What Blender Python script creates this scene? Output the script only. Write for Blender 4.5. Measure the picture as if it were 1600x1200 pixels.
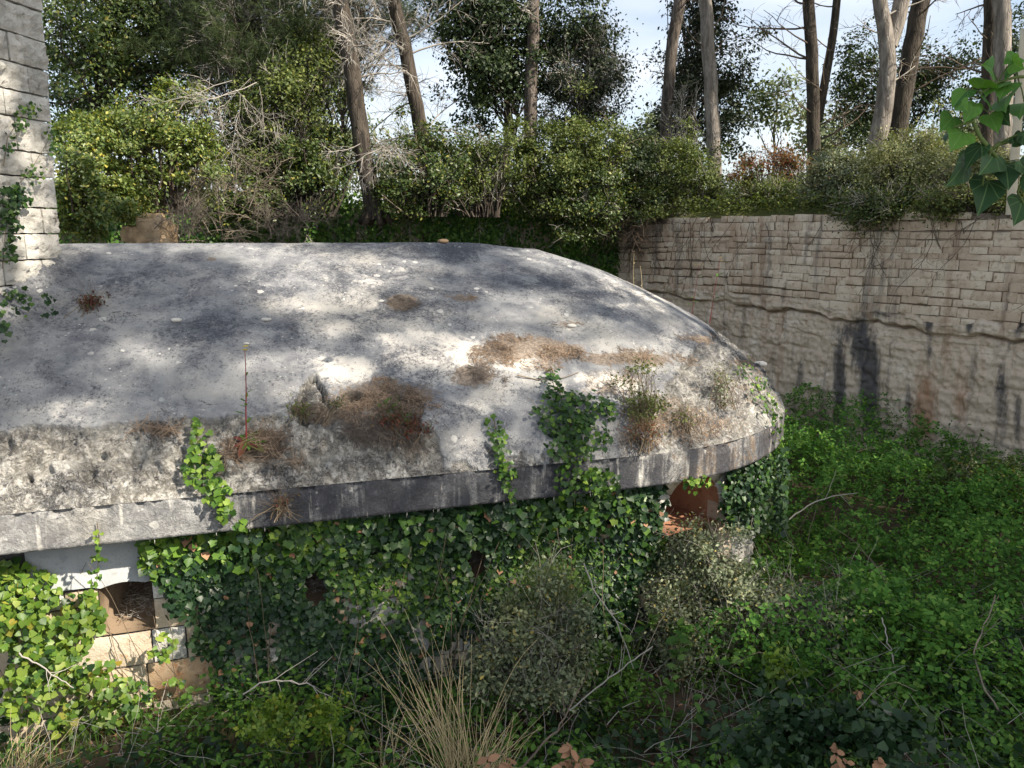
import bpy, math
import numpy as np
from mathutils import Matrix, Vector

for _o in list(bpy.data.objects):
    bpy.data.objects.remove(_o)
sc = bpy.context.scene
COL = sc.collection
rng = np.random.default_rng(7)

# ------------------------------------------------------------ camera
EYE = 5.2
PITCH = math.atan(235 / 1200)
cp, sp = math.cos(PITCH), math.sin(PITCH)
cam = bpy.data.cameras.new('camera')
cam.lens = 27
cam.sensor_width = 36
cam.clip_start = 0.05
cam.clip_end = 2000
camo = bpy.data.objects.new('camera', cam)
camo.location = (0, 0, EYE)
camo.rotation_euler = (math.pi / 2 - PITCH, 0, 0)
COL.objects.link(camo)
sc.camera = camo

# ------------------------------------------------------------ world, sun, exposure
SUN_EL = math.radians(40)
SUN_AZ = math.radians(62)          # measured from +Y towards +X is 90-..., see below
SXY = np.array([0.88, -0.475])
SXY = SXY / np.linalg.norm(SXY)
SUN = np.array([SXY[0] * math.cos(SUN_EL), SXY[1] * math.cos(SUN_EL), math.sin(SUN_EL)])
world = bpy.data.worlds.new('World')
sc.world = world
world.use_nodes = True
wt = world.node_tree
bg = wt.nodes['Background']
sky = wt.nodes.new('ShaderNodeTexSky')
sky.sky_type = 'NISHITA'
sky.sun_disc = False
sky.sun_elevation = SUN_EL
sky.sun_rotation = math.atan2(SXY[0], SXY[1])
sky.air_density = 1.0
sky.dust_density = 1.6
sky.ozone_density = 1.0
# thin high cloud veil over the blue
wtc = wt.nodes.new('ShaderNodeTexCoord')
wmap = wt.nodes.new('ShaderNodeMapping')
wmap.inputs['Scale'].default_value = (1.2, 1.2, 4.0)
wn = wt.nodes.new('ShaderNodeTexNoise')
wn.inputs['Scale'].default_value = 2.2
wn.inputs['Detail'].default_value = 6
wr = wt.nodes.new('ShaderNodeMapRange')
wr.inputs['From Min'].default_value = 0.32
wr.inputs['From Max'].default_value = 0.66
wr.inputs['To Min'].default_value = 0.12
wr.inputs['To Max'].default_value = 0.8
wmix = wt.nodes.new('ShaderNodeMix')
wmix.data_type = 'RGBA'
wmix.inputs[7].default_value = (6.3, 6.5, 6.8, 1)
wt.links.new(wtc.outputs['Generated'], wmap.inputs['Vector'])
wt.links.new(wmap.outputs['Vector'], wn.inputs['Vector'])
wt.links.new(wn.outputs['Fac'], wr.inputs['Value'])
wt.links.new(wr.outputs['Result'], wmix.inputs['Factor'])
wt.links.new(sky.outputs['Color'], wmix.inputs[6])
wt.links.new(wmix.outputs[2], bg.inputs['Color'])
bg.inputs['Strength'].default_value = 0.10
sl = bpy.data.lights.new('sun', 'SUN')
sl.energy = 4.9
sl.angle = math.radians(0.8)
sl.color = (1.0, 0.90, 0.76)
so = bpy.data.objects.new('sun', sl)
so.rotation_euler = Vector(SUN).to_track_quat('Z', 'Y').to_euler()
so.location = (20, -10, 30)
COL.objects.link(so)
sc.view_settings.view_transform = 'Standard'
sc.view_settings.look = 'None'
sc.view_settings.gamma = 1.0
sc.view_settings.use_curve_mapping = False
sc.view_settings.exposure = 1.0
sc.render.engine = 'CYCLES'
sc.cycles.max_bounces = 6
sc.cycles.diffuse_bounces = 3
sc.cycles.glossy_bounces = 2
sc.cycles.transmission_bounces = 4
sc.cycles.transparent_max_bounces = 4
sc.cycles.use_denoising = True


# ------------------------------------------------------------ pixel -> place helpers
def ray(u, v):
    dx = (np.asarray(u, float) - 800) / 1200
    up = (600 - np.asarray(v, float)) / 1200
    return np.stack([dx, cp + up * sp, -sp + up * cp], -1)


def P(u, v, Y):
    d = ray(u, v)
    return d * (np.asarray(Y, float) / d[..., 1])[..., None] + np.array([0, 0, EYE])


def to_px(p):
    z = p[..., 2] - EYE
    dep = p[..., 1] * cp - z * sp
    up = p[..., 1] * sp + z * cp
    dep = np.where(np.abs(dep) < 1e-3, 1e-3, dep)
    return 800 + 1200 * p[..., 0] / dep, 600 - 1200 * up / dep, dep


# ------------------------------------------------------------ noise
def vnoise(p, seed=0):
    p = np.asarray(p, float)
    i = np.floor(p).astype(np.int64)
    f = p - i
    w = f * f * (3 - 2 * f)

    def h(a, b, c):
        n = (a * 374761393 + b * 668265263 + c * 1274126177 + seed * 362437) & 0xffffffff
        n = ((n ^ (n >> 13)) * 1274126177) & 0xffffffff
        n = n ^ (n >> 16)
        return (n & 0xffff) / 65535.0
    r = 0
    for a in (0, 1):
        wa = w[..., 0] if a else 1 - w[..., 0]
        for b in (0, 1):
            wb = w[..., 1] if b else 1 - w[..., 1]
            for c in (0, 1):
                wc = w[..., 2] if c else 1 - w[..., 2]
                r = r + wa * wb * wc * h(i[..., 0] + a, i[..., 1] + b, i[..., 2] + c)
    return r


def fbm(p, octv=4, seed=0, gain=0.5):
    p = np.asarray(p, float)
    r, a, t = 0, 1.0, 0
    for o in range(octv):
        r = r + a * vnoise(p * (2.0 ** o) + 17.3 * o, seed + o)
        t += a
        a *= gain
    return r / t


def sstep(a, b, x):
    t = np.clip((x - a) / (b - a), 0, 1)
    return t * t * (3 - 2 * t)


def unit(v):
    return v / np.maximum(np.linalg.norm(v, axis=-1, keepdims=True), 1e-9)


# ------------------------------------------------------------ mesh building
class Acc:
    def __init__(self):
        self.V, self.F, self.n = [], [], 0

    def add(self, V, *Fs):
        V = np.asarray(V, float).reshape(-1, 3)
        for F in Fs:
            F = np.asarray(F, np.int64)
            if F.size:
                self.F.append(F + self.n)
        self.V.append(V)
        self.n += len(V)

    def mesh(self, name, m=None, smooth=False, attrs=None):
        me = bpy.data.meshes.new(name)
        V = np.concatenate(self.V) if self.V else np.zeros((0, 3))
        me.vertices.add(len(V))
        me.vertices.foreach_set('co', V.astype(np.float32).ravel())
        nl = sum(F.size for F in self.F)
        npoly = sum(len(F) for F in self.F)
        me.loops.add(nl)
        me.loops.foreach_set('vertex_index', np.concatenate([F.ravel() for F in self.F]).astype(np.int32))
        me.polygons.add(npoly)
        tot = np.concatenate([np.full(len(F), F.shape[1]) for F in self.F]).astype(np.int32)
        st = np.concatenate([[0], np.cumsum(tot)[:-1]]).astype(np.int32)
        me.polygons.foreach_set('loop_start', st)
        me.polygons.foreach_set('loop_total', tot)
        if smooth:
            me.polygons.foreach_set('use_smooth', np.ones(npoly, bool))
        me.update(calc_edges=True)
        if attrs:
            for k, a in attrs.items():
                at = me.attributes.new(k, 'FLOAT', 'POINT')
                at.data.foreach_set('value', np.asarray(a, np.float32))
        if m is not None:
            me.materials.append(m)
        return me


def tagset(o, label=None, cat=None, group=None, kind=None):
    if label:
        o['label'] = label
    if cat:
        o['category'] = cat
    if group:
        o['group'] = group
    if kind:
        o['kind'] = kind
    return o


def link(name, me, parent=None, mat4=None):
    o = bpy.data.objects.new(name, me)
    COL.objects.link(o)
    if mat4 is not None:
        o.matrix_basis = mat4
    if parent is not None:
        o.parent = parent
        o.matrix_parent_inverse = Matrix.Translation(-parent.location)
    return o


def thing(name, label, cat, loc=(0, 0, 0), group=None):
    o = bpy.data.objects.new(name, None)
    o.empty_display_size = 0.2
    o.location = tuple(float(x) for x in loc)
    COL.objects.link(o)
    return tagset(o, label, cat, group)


def part(name, acc, m, parent=None, smooth=False, attrs=None, kind=None):
    o = link(name, acc.mesh(name, m, smooth, attrs), parent)
    if kind:
        o['kind'] = kind
    return o


def single(name, acc, m, label, cat, loc, smooth=False, group=None):
    """a thing that is one mesh, with its origin at loc"""
    loc = np.asarray(loc, float)
    acc.V = [v - loc for v in acc.V]
    o = link(name, acc.mesh(name, m, smooth))
    o.location = tuple(loc)
    return tagset(o, label, cat, group)


def basis(X, Y, Z, loc, scale=(1, 1, 1)):
    M = Matrix.Identity(4)
    for c, (a, s) in enumerate(zip((X, Y, Z), scale)):
        for r in range(3):
            M[r][c] = float(a[r]) * float(s)
    for r in range(3):
        M[r][3] = float(loc[r])
    return M


def grid_faces(nu, nv, wrap=False):
    """quads of a grid stored as index u*nv+v"""
    a = np.arange(nu if wrap else nu - 1)
    b = np.arange(nv - 1)
    A, B = np.meshgrid(a, b, indexing='ij')
    A2 = (A + 1) % nu
    return np.stack([A * nv + B, A2 * nv + B, A2 * nv + B + 1, A * nv + B + 1], -1).reshape(-1, 4)


BOXF = np.array([[0, 3, 2, 1], [4, 5, 6, 7], [0, 1, 5, 4], [1, 2, 6, 5], [2, 3, 7, 6], [3, 0, 4, 7]])


def box_pts(p0, ex, ey, ez):
    p0, ex, ey, ez = [np.asarray(q, float) for q in (p0, ex, ey, ez)]
    return np.array([p0, p0 + ex, p0 + ex + ey, p0 + ey, p0 + ez, p0 + ex + ez, p0 + ex + ey + ez, p0 + ey + ez])


def tubes(acc, pts, r0, r1, sides=3, rexp=1.0):
    """pts (N,K,3) polylines; radius runs from r0 to r1 (each (N,) or scalar)"""
    pts = np.asarray(pts, float)
    if pts.ndim == 2:
        pts = pts[None]
    N, K, _ = pts.shape
    if N == 0:
        return
    r0 = np.broadcast_to(np.asarray(r0, float), (N,))
    r1 = np.broadcast_to(np.asarray(r1, float), (N,))
    T = np.empty_like(pts)
    T[:, 1:-1] = pts[:, 2:] - pts[:, :-2]
    T[:, 0] = pts[:, 1] - pts[:, 0]
    T[:, -1] = pts[:, -1] - pts[:, -2]
    T = unit(T)
    main = unit(pts[:, -1] - pts[:, 0])
    ref = np.where((np.abs(main[:, 2]) > 0.8)[:, None], np.array([1.0, 0, 0]), np.array([0, 0, 1.0]))
    ref = np.repeat(ref[:, None], K, 1)
    X = unit(np.cross(T, ref))
    Yv = np.cross(T, X)
    s = np.linspace(0, 1, K) ** rexp
    rad = r0[:, None] * (1 - s) + r1[:, None] * s
    ang = np.arange(sides) * 2 * math.pi / sides
    ring = (X[:, :, None] * np.cos(ang)[None, None, :, None] + Yv[:, :, None] * np.sin(ang)[None, None, :, None])
    V = pts[:, :, None] + ring * rad[:, :, None, None]
    k = np.arange(K - 1)
    j = np.arange(sides)
    A, B = np.meshgrid(k, j, indexing='ij')
    B2 = (B + 1) % sides
    f = np.stack([A * sides + B, A * sides + B2, (A + 1) * sides + B2, (A + 1) * sides + B], -1).reshape(-1, 4)
    F = (f[None] + (np.arange(N) * K * sides)[:, None, None]).reshape(-1, 4)
    caps = []
    if sides > 3:
        e = (K - 1) * sides
        cf = np.stack([np.full(sides - 2, e), e + np.arange(1, sides - 1), e + np.arange(2, sides)], -1)
        caps = (cf[None] + (np.arange(N) * K * sides)[:, None, None]).reshape(-1, 3)
    acc.add(V.reshape(-1, 3), F, caps)


def polyl(base, d, length, K=5, wob=0.15, grav=0.0, r=rng):
    base = np.asarray(base, float).reshape(-1, 3)
    N = len(base)
    d = unit(np.broadcast_to(np.asarray(d, float), (N, 3)).copy())
    L = np.broadcast_to(np.asarray(length, float), (N,))
    pts = np.empty((N, K, 3))
    pts[:, 0] = base
    for k in range(1, K):
        d = d + r.normal(0, wob, (N, 3))
        d[:, 2] += grav
        d = unit(d)
        pts[:, k] = pts[:, k - 1] + d * (L / (K - 1))[:, None]
    return pts


def along(pts, n, lo, hi, r=rng):
    """n random places on each polyline -> positions, tangents, t, parent index"""
    N, K, _ = pts.shape
    t = r.uniform(lo, hi, (N, n))
    x = t * (K - 1)
    i = np.minimum(x.astype(int), K - 2)
    f = (x - i)[..., None]
    idx = np.arange(N)[:, None]
    a, b = pts[idx, i], pts[idx, i + 1]
    return (a * (1 - f) + b * f).reshape(-1, 3), unit(b - a).reshape(-1, 3), t.ravel(), np.repeat(np.arange(N), n)


def spawn(pts, n, lo, hi, lmin, lmax, ang, K=4, wob=0.15, grav=0.0, taper=0.5, r=rng):
    p, t, s, _ = along(pts, n, lo, hi, r)
    q = r.normal(0, 1, p.shape)
    q = unit(q - t * (q * t).sum(-1, keepdims=True))
    d = t * math.cos(ang) + q * math.sin(ang)
    L = r.uniform(lmin, lmax, len(p)) * (1 - taper * s)
    return polyl(p, d, L, K, wob, grav, r)


# ------------------------------------------------------------ leaves
def tmpl(kind):
    if kind == 'oval':
        V = [(0, 0, 0), (.24, .3, .05), (.2, .72, .03), (0, 1, -.05), (-.2, .72, .03), (-.24, .3, .05)]
        F = [(0, 1, 2), (0, 2, 3), (0, 3, 4), (0, 4, 5)]
    elif kind == 'diamond':
        V = [(0, 0, 0), (.28, .5, .06), (0, 1, 0), (-.28, .5, .06)]
        F = [(0, 1, 2), (0, 2, 3)]
    elif kind == 'heart':
        V = [(0, .15, 0), (.22, -.02, .03), (.48, .12, .06), (.5, .4, .07), (.3, .75, .04), (0, 1.08, -.06),
             (-.3, .75, .04), (-.5, .4, .07), (-.48, .12, .06), (-.22, -.02, .03), (0, .6, -.02)]
        F = [(0, 1, 2), (0, 2, 3), (0, 3, 10), (3, 4, 10), (4, 5, 10), (10, 5, 6), (10, 6, 7), (0, 10, 7), (0, 7, 8), (0, 8, 9)]
    elif kind == 'ivy':
        V = [(0, .1, 0), (.2, -.03, .02), (.46, .06, .05), (.44, .26, .03), (.55, .48, .06), (.33, .62, .02), (0, 1.0, -.07),
             (-.33, .62, .02), (-.55, .48, .06), (-.44, .26, .03), (-.46, .06, .05), (-.2, -.03, .02)]
        F = [(0, 1, 2), (0, 2, 3), (0, 3, 5), (3, 4, 5), (0, 5, 6), (0, 6, 7), (0, 7, 9), (7, 8, 9), (0, 9, 10), (0, 10, 11)]
    elif kind == 'ivylite':
        V = [(0, .05, 0), (.48, .12, .06), (.5, .46, .05), (0, 1.0, -.07), (-.5, .46, .05), (-.48, .12, .06)]
        F = [(0, 1, 2), (0, 2, 3), (0, 3, 4), (0, 4, 5)]
    elif kind == 'tri':      # bramble: three leaflets
        V, F = [], []
        for a, o in ((0, .25), (1.25, .1), (-1.25, .1)):
            c, s = math.cos(a), math.sin(a)
            b = len(V)
            for (x, y, z) in ((0, 0, 0), (.2, .3, .05), (0, .62, -.04), (-.2, .3, .05)):
                y += o * .4
                V.append((x * c + y * s, -x * s + y * c + .15, z - .06 * abs(a)))
            F += [(b, b + 1, b + 2), (b, b + 2, b + 3)]
    elif kind == 'needle':   # a pine shoot
        V, F = [], []
        r = np.random.default_rng(3)
        for i in range(9):
            a = r.uniform(0, 6.283)
            e = r.uniform(.15, 1.0)
            d = np.array([math.cos(a) * math.sin(e), math.cos(e), math.sin(a) * math.sin(e)])
            q = unit(np.cross(d, r.normal(0, 1, 3))) * .022
            b = len(V)
            V += [tuple(-q), tuple(q), tuple(d)]
            F.append((b, b + 1, b + 2))
    elif kind == 'blade':
        V = [(-.012, 0, 0), (.012, 0, 0), (.009, .5, 0), (-.009, .5, 0), (0, 1, .0)]
        F = [(0, 1, 2), (0, 2, 3), (3, 2, 4)]
    return np.array(V, float), np.array(F, int)


TM = {k: tmpl(k) for k in ('oval', 'diamond', 'heart', 'ivy', 'ivylite', 'tri', 'needle', 'blade')}


def leaf_axes(N_, down=None, r=rng):
    """frames with local z = N_, local y = leaf tip direction (towards 'down' when given, else random)"""
    N_ = unit(N_)
    if down is None:
        q = r.normal(0, 1, N_.shape)
    else:
        q = np.asarray(down, float) + r.normal(0, .45, N_.shape)
    Yv = unit(q - N_ * (q * N_).sum(-1, keepdims=True))
    X = np.cross(Yv, N_)
    return X, Yv, N_


def leaves(acc, kind, pos, axes, size, wid=1.0):
    V, F = TM[kind]
    X, Yv, Z = axes
    n = len(pos)
    if n == 0:
        return
    size = np.broadcast_to(np.asarray(size, float), (n,))
    W = pos[:, None] + size[:, None, None] * (V[None, :, 0, None] * wid * X[:, None] + V[None, :, 1, None] * Yv[:, None]
                                              + V[None, :, 2, None] * Z[:, None])
    FF = (F[None] + (np.arange(n) * len(V))[:, None, None]).reshape(-1, F.shape[1])
    acc.add(W.reshape(-1, 3), FF)


# ------------------------------------------------------------ materials
def newmat(name):
    m = bpy.data.materials.new(name)
    m.use_nodes = True
    nt = m.node_tree
    nt.nodes.clear()
    out = nt.nodes.new('ShaderNodeOutputMaterial')
    return m, nt, out


class NT:
    """tiny node-graph helper"""
    def __init__(self, nt):
        self.nt = nt

    def n(self, t, ins=None, **props):
        nd = self.nt.nodes.new('ShaderNode' + t)
        for k, v in props.items():
            setattr(nd, k, v)
        for k, v in (ins or {}).items():
            self.set(nd.inputs[k], v)
        return nd

    def set(self, sock, v):
        if isinstance(v, bpy.types.NodeSocket):
            self.nt.links.new(v, sock)
        elif isinstance(v, (tuple, list)) and len(v) == 3 and sock.type == 'RGBA':
            sock.default_value = (*v, 1)
        else:
            sock.default_value = v

    def noise(self, vec, scale, detail=4, rough=0.55, dist=0.0):
        return self.n('TexNoise', {'Vector': vec, 'Scale': scale, 'Detail': detail, 'Roughness': rough, 'Distortion': dist}).outputs['Fac']

    def math(self, op, a, b=0.0, c=None):
        nd = self.n('Math', operation=op)
        self.set(nd.inputs[0], a)
        self.set(nd.inputs[1], b)
        if c is not None:
            self.set(nd.inputs[2], c)
        return nd.outputs[0]

    def step(self, x, a, b):
        return self.n('MapRange', {'Value': x, 'From Min': a, 'From Max': b, 'To Min': 0.0, 'To Max': 1.0}, interpolation_type='SMOOTHSTEP').outputs['Result']

    def mix(self, f, a, b, mode='MIX'):
        nd = self.n('Mix', data_type='RGBA', blend_type=mode)
        self.set(nd.inputs[0], f)
        self.set(nd.inputs[6], a)
        self.set(nd.inputs[7], b)
        return nd.outputs[2]

    def ramp(self, f, stops):
        nd = self.n('ValToRGB')
        el = nd.color_ramp.elements
        while len(el) < len(stops):
            el.new(0.5)
        for e, (p, c) in zip(el, stops):
            e.position = p
            e.color = (*c, 1)
        self.set(nd.inputs[0], f)
        return nd.outputs[0]

    def mapping(self, vec, scale):
        return self.n('Mapping', {'Vector': vec, 'Scale': scale}).outputs[0]

    def attr(self, name):
        return self.n('Attribute', attribute_name=name).outputs['Fac']

    def bump(self, h, strength, dist=0.02, normal=None):
        ins = {'Height': h, 'Strength': strength, 'Distance': dist}
        if normal is not None:
            ins['Normal'] = normal
        return self.n('Bump', ins).outputs[0]


def leaf_mat(name, stops, rough=0.5, trans=0.3, spec=0.35, veins=False):
    m, nt, out = newmat(name)
    g = NT(nt)
    geo = g.n('NewGeometry')
    oi = g.n('ObjectInfo')
    f = g.math('FRACT', g.math('ADD', geo.outputs['Random Per Island'], oi.outputs['Random']))
    col = g.ramp(f, stops)
    tc = geo.outputs['Position']
    nz = g.noise(tc, 1.3, 4, .65)
    col = g.mix(g.math('MULTIPLY', g.step(nz, .38, .66), .65), col, (0.5, 0.56, 0.5), 'MULTIPLY')
    nz2 = g.noise(g.n('Mapping', {'Vector': tc, 'Location': (5, 8, 3)}).outputs[0], .9, 3)
    col = g.mix(g.math('MULTIPLY', g.step(nz2, .5, .72), .5), col, (1.35, 1.25, .95), 'MULTIPLY')
    if veins:
        oc = g.n('SeparateXYZ', {0: g.n('TexCoord').outputs['Object']})
        vx, vy = oc.outputs[0], g.math('SUBTRACT', oc.outputs[1], .06)
        vm = None
        for aa, ww in ((0, .016), (.62, .011), (-.62, .011), (1.2, .010), (-1.2, .010)):
            dd = g.math('ABSOLUTE', g.math('SUBTRACT', g.math('MULTIPLY', vx, math.cos(aa)), g.math('MULTIPLY', vy, math.sin(aa))))
            ah = g.math('GREATER_THAN', g.math('ADD', g.math('MULTIPLY', vx, math.sin(aa)), g.math('MULTIPLY', vy, math.cos(aa))), 0.0)
            s_ = g.math('MULTIPLY', g.math('SUBTRACT', 1.0, g.step(dd, ww * .4, ww * 1.6)), ah)
            vm = s_ if vm is None else g.math('MAXIMUM', vm, s_)
        col = g.mix(g.math('MULTIPLY', vm, .28), col, (.22, .34, .12))
        col = g.mix(g.math('MULTIPLY', g.step(g.noise(g.n('TexCoord').outputs['Object'], 5, 4), .45, .7), .35), col, (1.5, 1.4, 1.2), 'MULTIPLY')
    b = g.n('BsdfPrincipled', {'Base Color': col, 'Roughness': rough, 'Specular IOR Level': spec})
    if veins:
        b.inputs['Normal'].default_value = (0, 0, 0)
        nb = g.bump(g.noise(tc, 90, 2), .12, .004)
        nt.links.new(nb, b.inputs['Normal'])
    t = g.n('BsdfTranslucent', {'Color': g.mix(1.0, col, (1.5, 1.5, .6), 'MULTIPLY')})
    mx = g.n('MixShader', {0: trans, 1: b.outputs[0], 2: t.outputs[0]})
    nt.links.new(mx.outputs[0], out.inputs[0])
    return m


def bark_mat(name, c1, c2, scale=8, rough=0.9, bump=.6, stretch=.22):
    m, nt, out = newmat(name)
    g = NT(nt)
    pos = g.n('NewGeometry').outputs['Position']
    v = g.mapping(pos, (1, 1, stretch))
    f = g.noise(v, scale, 6, .65, .4)
    f2 = g.noise(pos, 1.7, 3)
    col = g.mix(g.step(f, .35, .65), c1, c2)
    col = g.mix(g.math('MULTIPLY', g.step(f2, .4, .7), .5), col, (.75, .72, .68), 'MULTIPLY')
    vo = g.n('TexVoronoi', {'Vector': v, 'Scale': scale * 1.6}, feature='DISTANCE_TO_EDGE').outputs['Distance']
    h = g.math('ADD', f, g.math('MULTIPLY', g.step(vo, 0, .12), .5))
    b = g.n('BsdfPrincipled', {'Base Color': col, 'Roughness': rough, 'Specular IOR Level': .2, 'Normal': g.bump(h, bump, .04)})
    nt.links.new(b.outputs[0], out.inputs[0])
    return m


def stone_mat(name, c1, c2, c3, scale=1.0, bump=.5, streak=0.0, attr=False):
    m, nt, out = newmat(name)
    g = NT(nt)
    pos = g.n('NewGeometry').outputs['Position']
    oi = g.n('ObjectInfo').outputs['Random']
    a = g.noise(pos, 1.6 * scale, 6, .6)
    b_ = g.noise(pos, 11 * scale, 6, .62)
    c_ = g.noise(pos, 55 * scale, 4, .6)
    col = g.mix(g.step(g.math('ADD', a, g.math('MULTIPLY', g.math('SUBTRACT', oi, .5), .35)), .38, .62), c1, c2)
    col = g.mix(g.step(b_, .52, .72), col, c3)
    col = g.mix(g.math('MULTIPLY', g.step(c_, .5, .75), .5), col, (.55, .52, .48), 'MULTIPLY')
    if streak:
        sv = g.mapping(pos, (2.2, 2.2, .22))
        s = g.noise(sv, 1.5, 6, .6, .3)
        col = g.mix(g.math('MULTIPLY', g.step(s, .52, .68), streak), col, (.075, .072, .075))
        s2 = g.noise(g.n('Mapping', {'Vector': sv, 'Location': (7, 3, 1)}).outputs[0], 1.1, 5, .6)
        col = g.mix(g.math('MULTIPLY', g.step(s2, .54, .7), streak * .8), col, (.30, .155, .075))
    if attr:
        n1 = g.noise(g.mapping(pos, (7, 7, 1.2)), 1.5, 5, .65)
        d = g.step(g.math('ADD', g.attr('dark'), g.math('MULTIPLY', g.math('SUBTRACT', n1, .5), .9)), .25, .75)
        o = g.step(g.math('ADD', g.attr('rust'), g.math('MULTIPLY', g.math('SUBTRACT', n1, .5), .9)), .25, .8)
        col = g.mix(g.math('MULTIPLY', o, .75), col, (.33, .17, .085))
        col = g.mix(g.math('MULTIPLY', d, .88), col, (.045, .05, .062))
    h = g.math('ADD', g.math('MULTIPLY', b_, .7), g.math('MULTIPLY', c_, .35))
    p = g.n('BsdfPrincipled', {'Base Color': col, 'Roughness': .92, 'Specular IOR Level': .2, 'Normal': g.bump(h, bump, .03)})
    nt.links.new(p.outputs[0], out.inputs[0])
    return m


def plain_mat(name, c, rough=.8, spec=.2, var=.4, scale=6):
    m, nt, out = newmat(name)
    g = NT(nt)
    pos = g.n('NewGeometry').outputs['Position']
    geo = g.n('NewGeometry').outputs['Random Per Island']
    f = g.math('ADD', g.math('MULTIPLY', g.noise(pos, scale, 4), .6), g.math('MULTIPLY', geo, .4))
    c2 = tuple(x * (1 - var) for x in c)
    c3 = tuple(min(1, x * (1 + var)) for x in c)
    col = g.ramp(f, [(.25, c2), (.75, c3)])
    b = g.n('BsdfPrincipled', {'Base Color': col, 'Roughness': rough, 'Specular IOR Level': spec})
    nt.links.new(b.outputs[0], out.inputs[0])
    return m


def concrete_mat(name, fascia=False):
    m, nt, out = newmat(name)
    g = NT(nt)
    pos = g.n('NewGeometry').outputs['Position']
    nb = g.noise(pos, .75, 5, .6)
    nm = g.noise(pos, 3.2, 7, .62, .3)
    nf = g.noise(pos, 17, 8, .68)
    nff = g.noise(pos, 75, 4, .6)
    col = g.mix(g.step(nm, .36, .64), (.19, .196, .21), (.32, .325, .325))
    col = g.mix(g.step(nb, .45, .7), col, (.42, .405, .37))
    lich_shade = g.attr('lich_shade')
    rough = g.attr('rough')
    brown = g.attr('brown')
    pale = g.attr('pale')
    # bare rough concrete is paler and warmer
    rc = g.mix(g.step(nf, .38, .62), (.25, .235, .205), (.52, .50, .455))
    rc = g.mix(g.step(nm, .45, .66), rc, (.60, .585, .54))
    col = g.mix(rough, col, rc)
    # pale patches, many of them sun patches painted into the colour
    col = g.mix(g.step(g.math('ADD', pale, g.math('MULTIPLY', g.math('SUBTRACT', nm, .5), 1.6)), .35, .65), col, (.60, .57, .52))
    # black-grey lichen in granular drifts; its bluish film also paints in roof shade
    nd = g.noise(g.mapping(pos, (1.0, 1.0, 1.6)), 1.35, 8, .7, .9)
    ng = g.noise(pos, 36, 6, .72, .2)
    drift = g.math('ADD', lich_shade, g.math('MULTIPLY', g.math('SUBTRACT', nd, .5), 2.4))
    film = g.step(g.math('ADD', drift, g.math('MULTIPLY', g.math('SUBTRACT', nf, .5), .8)), .32, .95)
    col = g.mix(g.math('MULTIPLY', film, .80), col, (.088, .095, .115))
    t = g.math('ADD', ng, g.math('MULTIPLY', g.math('SUBTRACT', drift, .5), .22))
    t = g.math('ADD', t, g.math('MULTIPLY', g.math('SUBTRACT', nf, .5), .5))
    col = g.mix(g.math('MULTIPLY', g.step(t, .50, .66), .8), col, (.06, .064, .074))
    t2 = g.math('ADD', nff, g.math('MULTIPLY', g.math('SUBTRACT', drift, .5), .12))
    col = g.mix(g.math('MULTIPLY', g.step(t2, .54, .68), .55), col, (.075, .078, .088))
    t3 = g.math('ADD', g.noise(g.n('Mapping', {'Vector': pos, 'Location': (9, 4, 2)}).outputs[0], 28, 6, .7), g.math('MULTIPLY', g.math('SUBTRACT', pale, .3), .12))
    col = g.mix(g.math('MULTIPLY', g.step(t3, .56, .68), .65), col, (.56, .55, .52))
    # broken aggregate: crevice shade painted dark between pale lumps
    vv = g.math('ABSOLUTE', g.math('SUBTRACT', g.noise(pos, 6.5, 8, .7, .8), .5))
    vd = g.math('MULTIPLY', g.math('SUBTRACT', 1.0, g.step(vv, .0, .035)), g.math('MULTIPLY', rough, g.step(nd, .42, .6)))
    col = g.mix(g.math('MULTIPLY', vd, .8), col, (.06, .056, .052))
    vd2 = g.math('MULTIPLY', g.step(g.noise(pos, 9.0, 8, .75, .5), .56, .66), rough)
    col = g.mix(g.math('MULTIPLY', vd2, .7), col, (.10, .098, .10))
    # white crustose lichen discs
    vo = g.n('TexVoronoi', {'Vector': g.n('VectorMath', {0: pos, 1: g.n('VectorMath', {0: g.n('TexNoise', {'Vector': pos, 'Scale': 20.0}).outputs['Color'], 'Scale': .05}, operation='SCALE').outputs[0]}, operation='ADD').outputs[0], 'Scale': 6.5})
    rad = g.math('MULTIPLY', g.math('POWER', g.n('SeparateColor', {0: vo.outputs['Color']}).outputs[0], 4.0), .30)
    dm = g.step(g.noise(g.n('Mapping', {'Vector': pos, 'Location': (2, 7, 5)}).outputs[0], 1.6, 4), .48, .6)
    disc = g.math('MULTIPLY', g.math('LESS_THAN', vo.outputs['Distance'], rad), dm)
    col = g.mix(g.math('MULTIPLY', disc, .75), col, (.62, .61, .57))
    vo2 = g.n('TexVoronoi', {'Vector': pos, 'Scale': 22.0})
    rad2 = g.math('MULTIPLY', g.math('POWER', g.n('SeparateColor', {0: vo2.outputs['Color']}).outputs[1], 5.0), .36)
    col = g.mix(g.math('MULTIPLY', g.math('MULTIPLY', g.math('LESS_THAN', vo2.outputs['Distance'], rad2), .7), dm), col, (.58, .57, .54))
    ck = g.math('ABSOLUTE', g.math('SUBTRACT', g.noise(g.n('Mapping', {'Vector': pos, 'Location': (1, 5, 8)}).outputs[0], .8, 7, .62, .5), .5))
    ckm = g.math('MULTIPLY', g.math('SUBTRACT', 1.0, g.step(ck, .0008, .0035)), g.step(nb, .46, .56))
    col = g.mix(g.math('MULTIPLY', ckm, .85), col, (.04, .04, .042))
    # soil and needle dust
    b = g.math('ADD', brown, g.math('MULTIPLY', g.math('SUBTRACT', nf, .5), .9))
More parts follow.
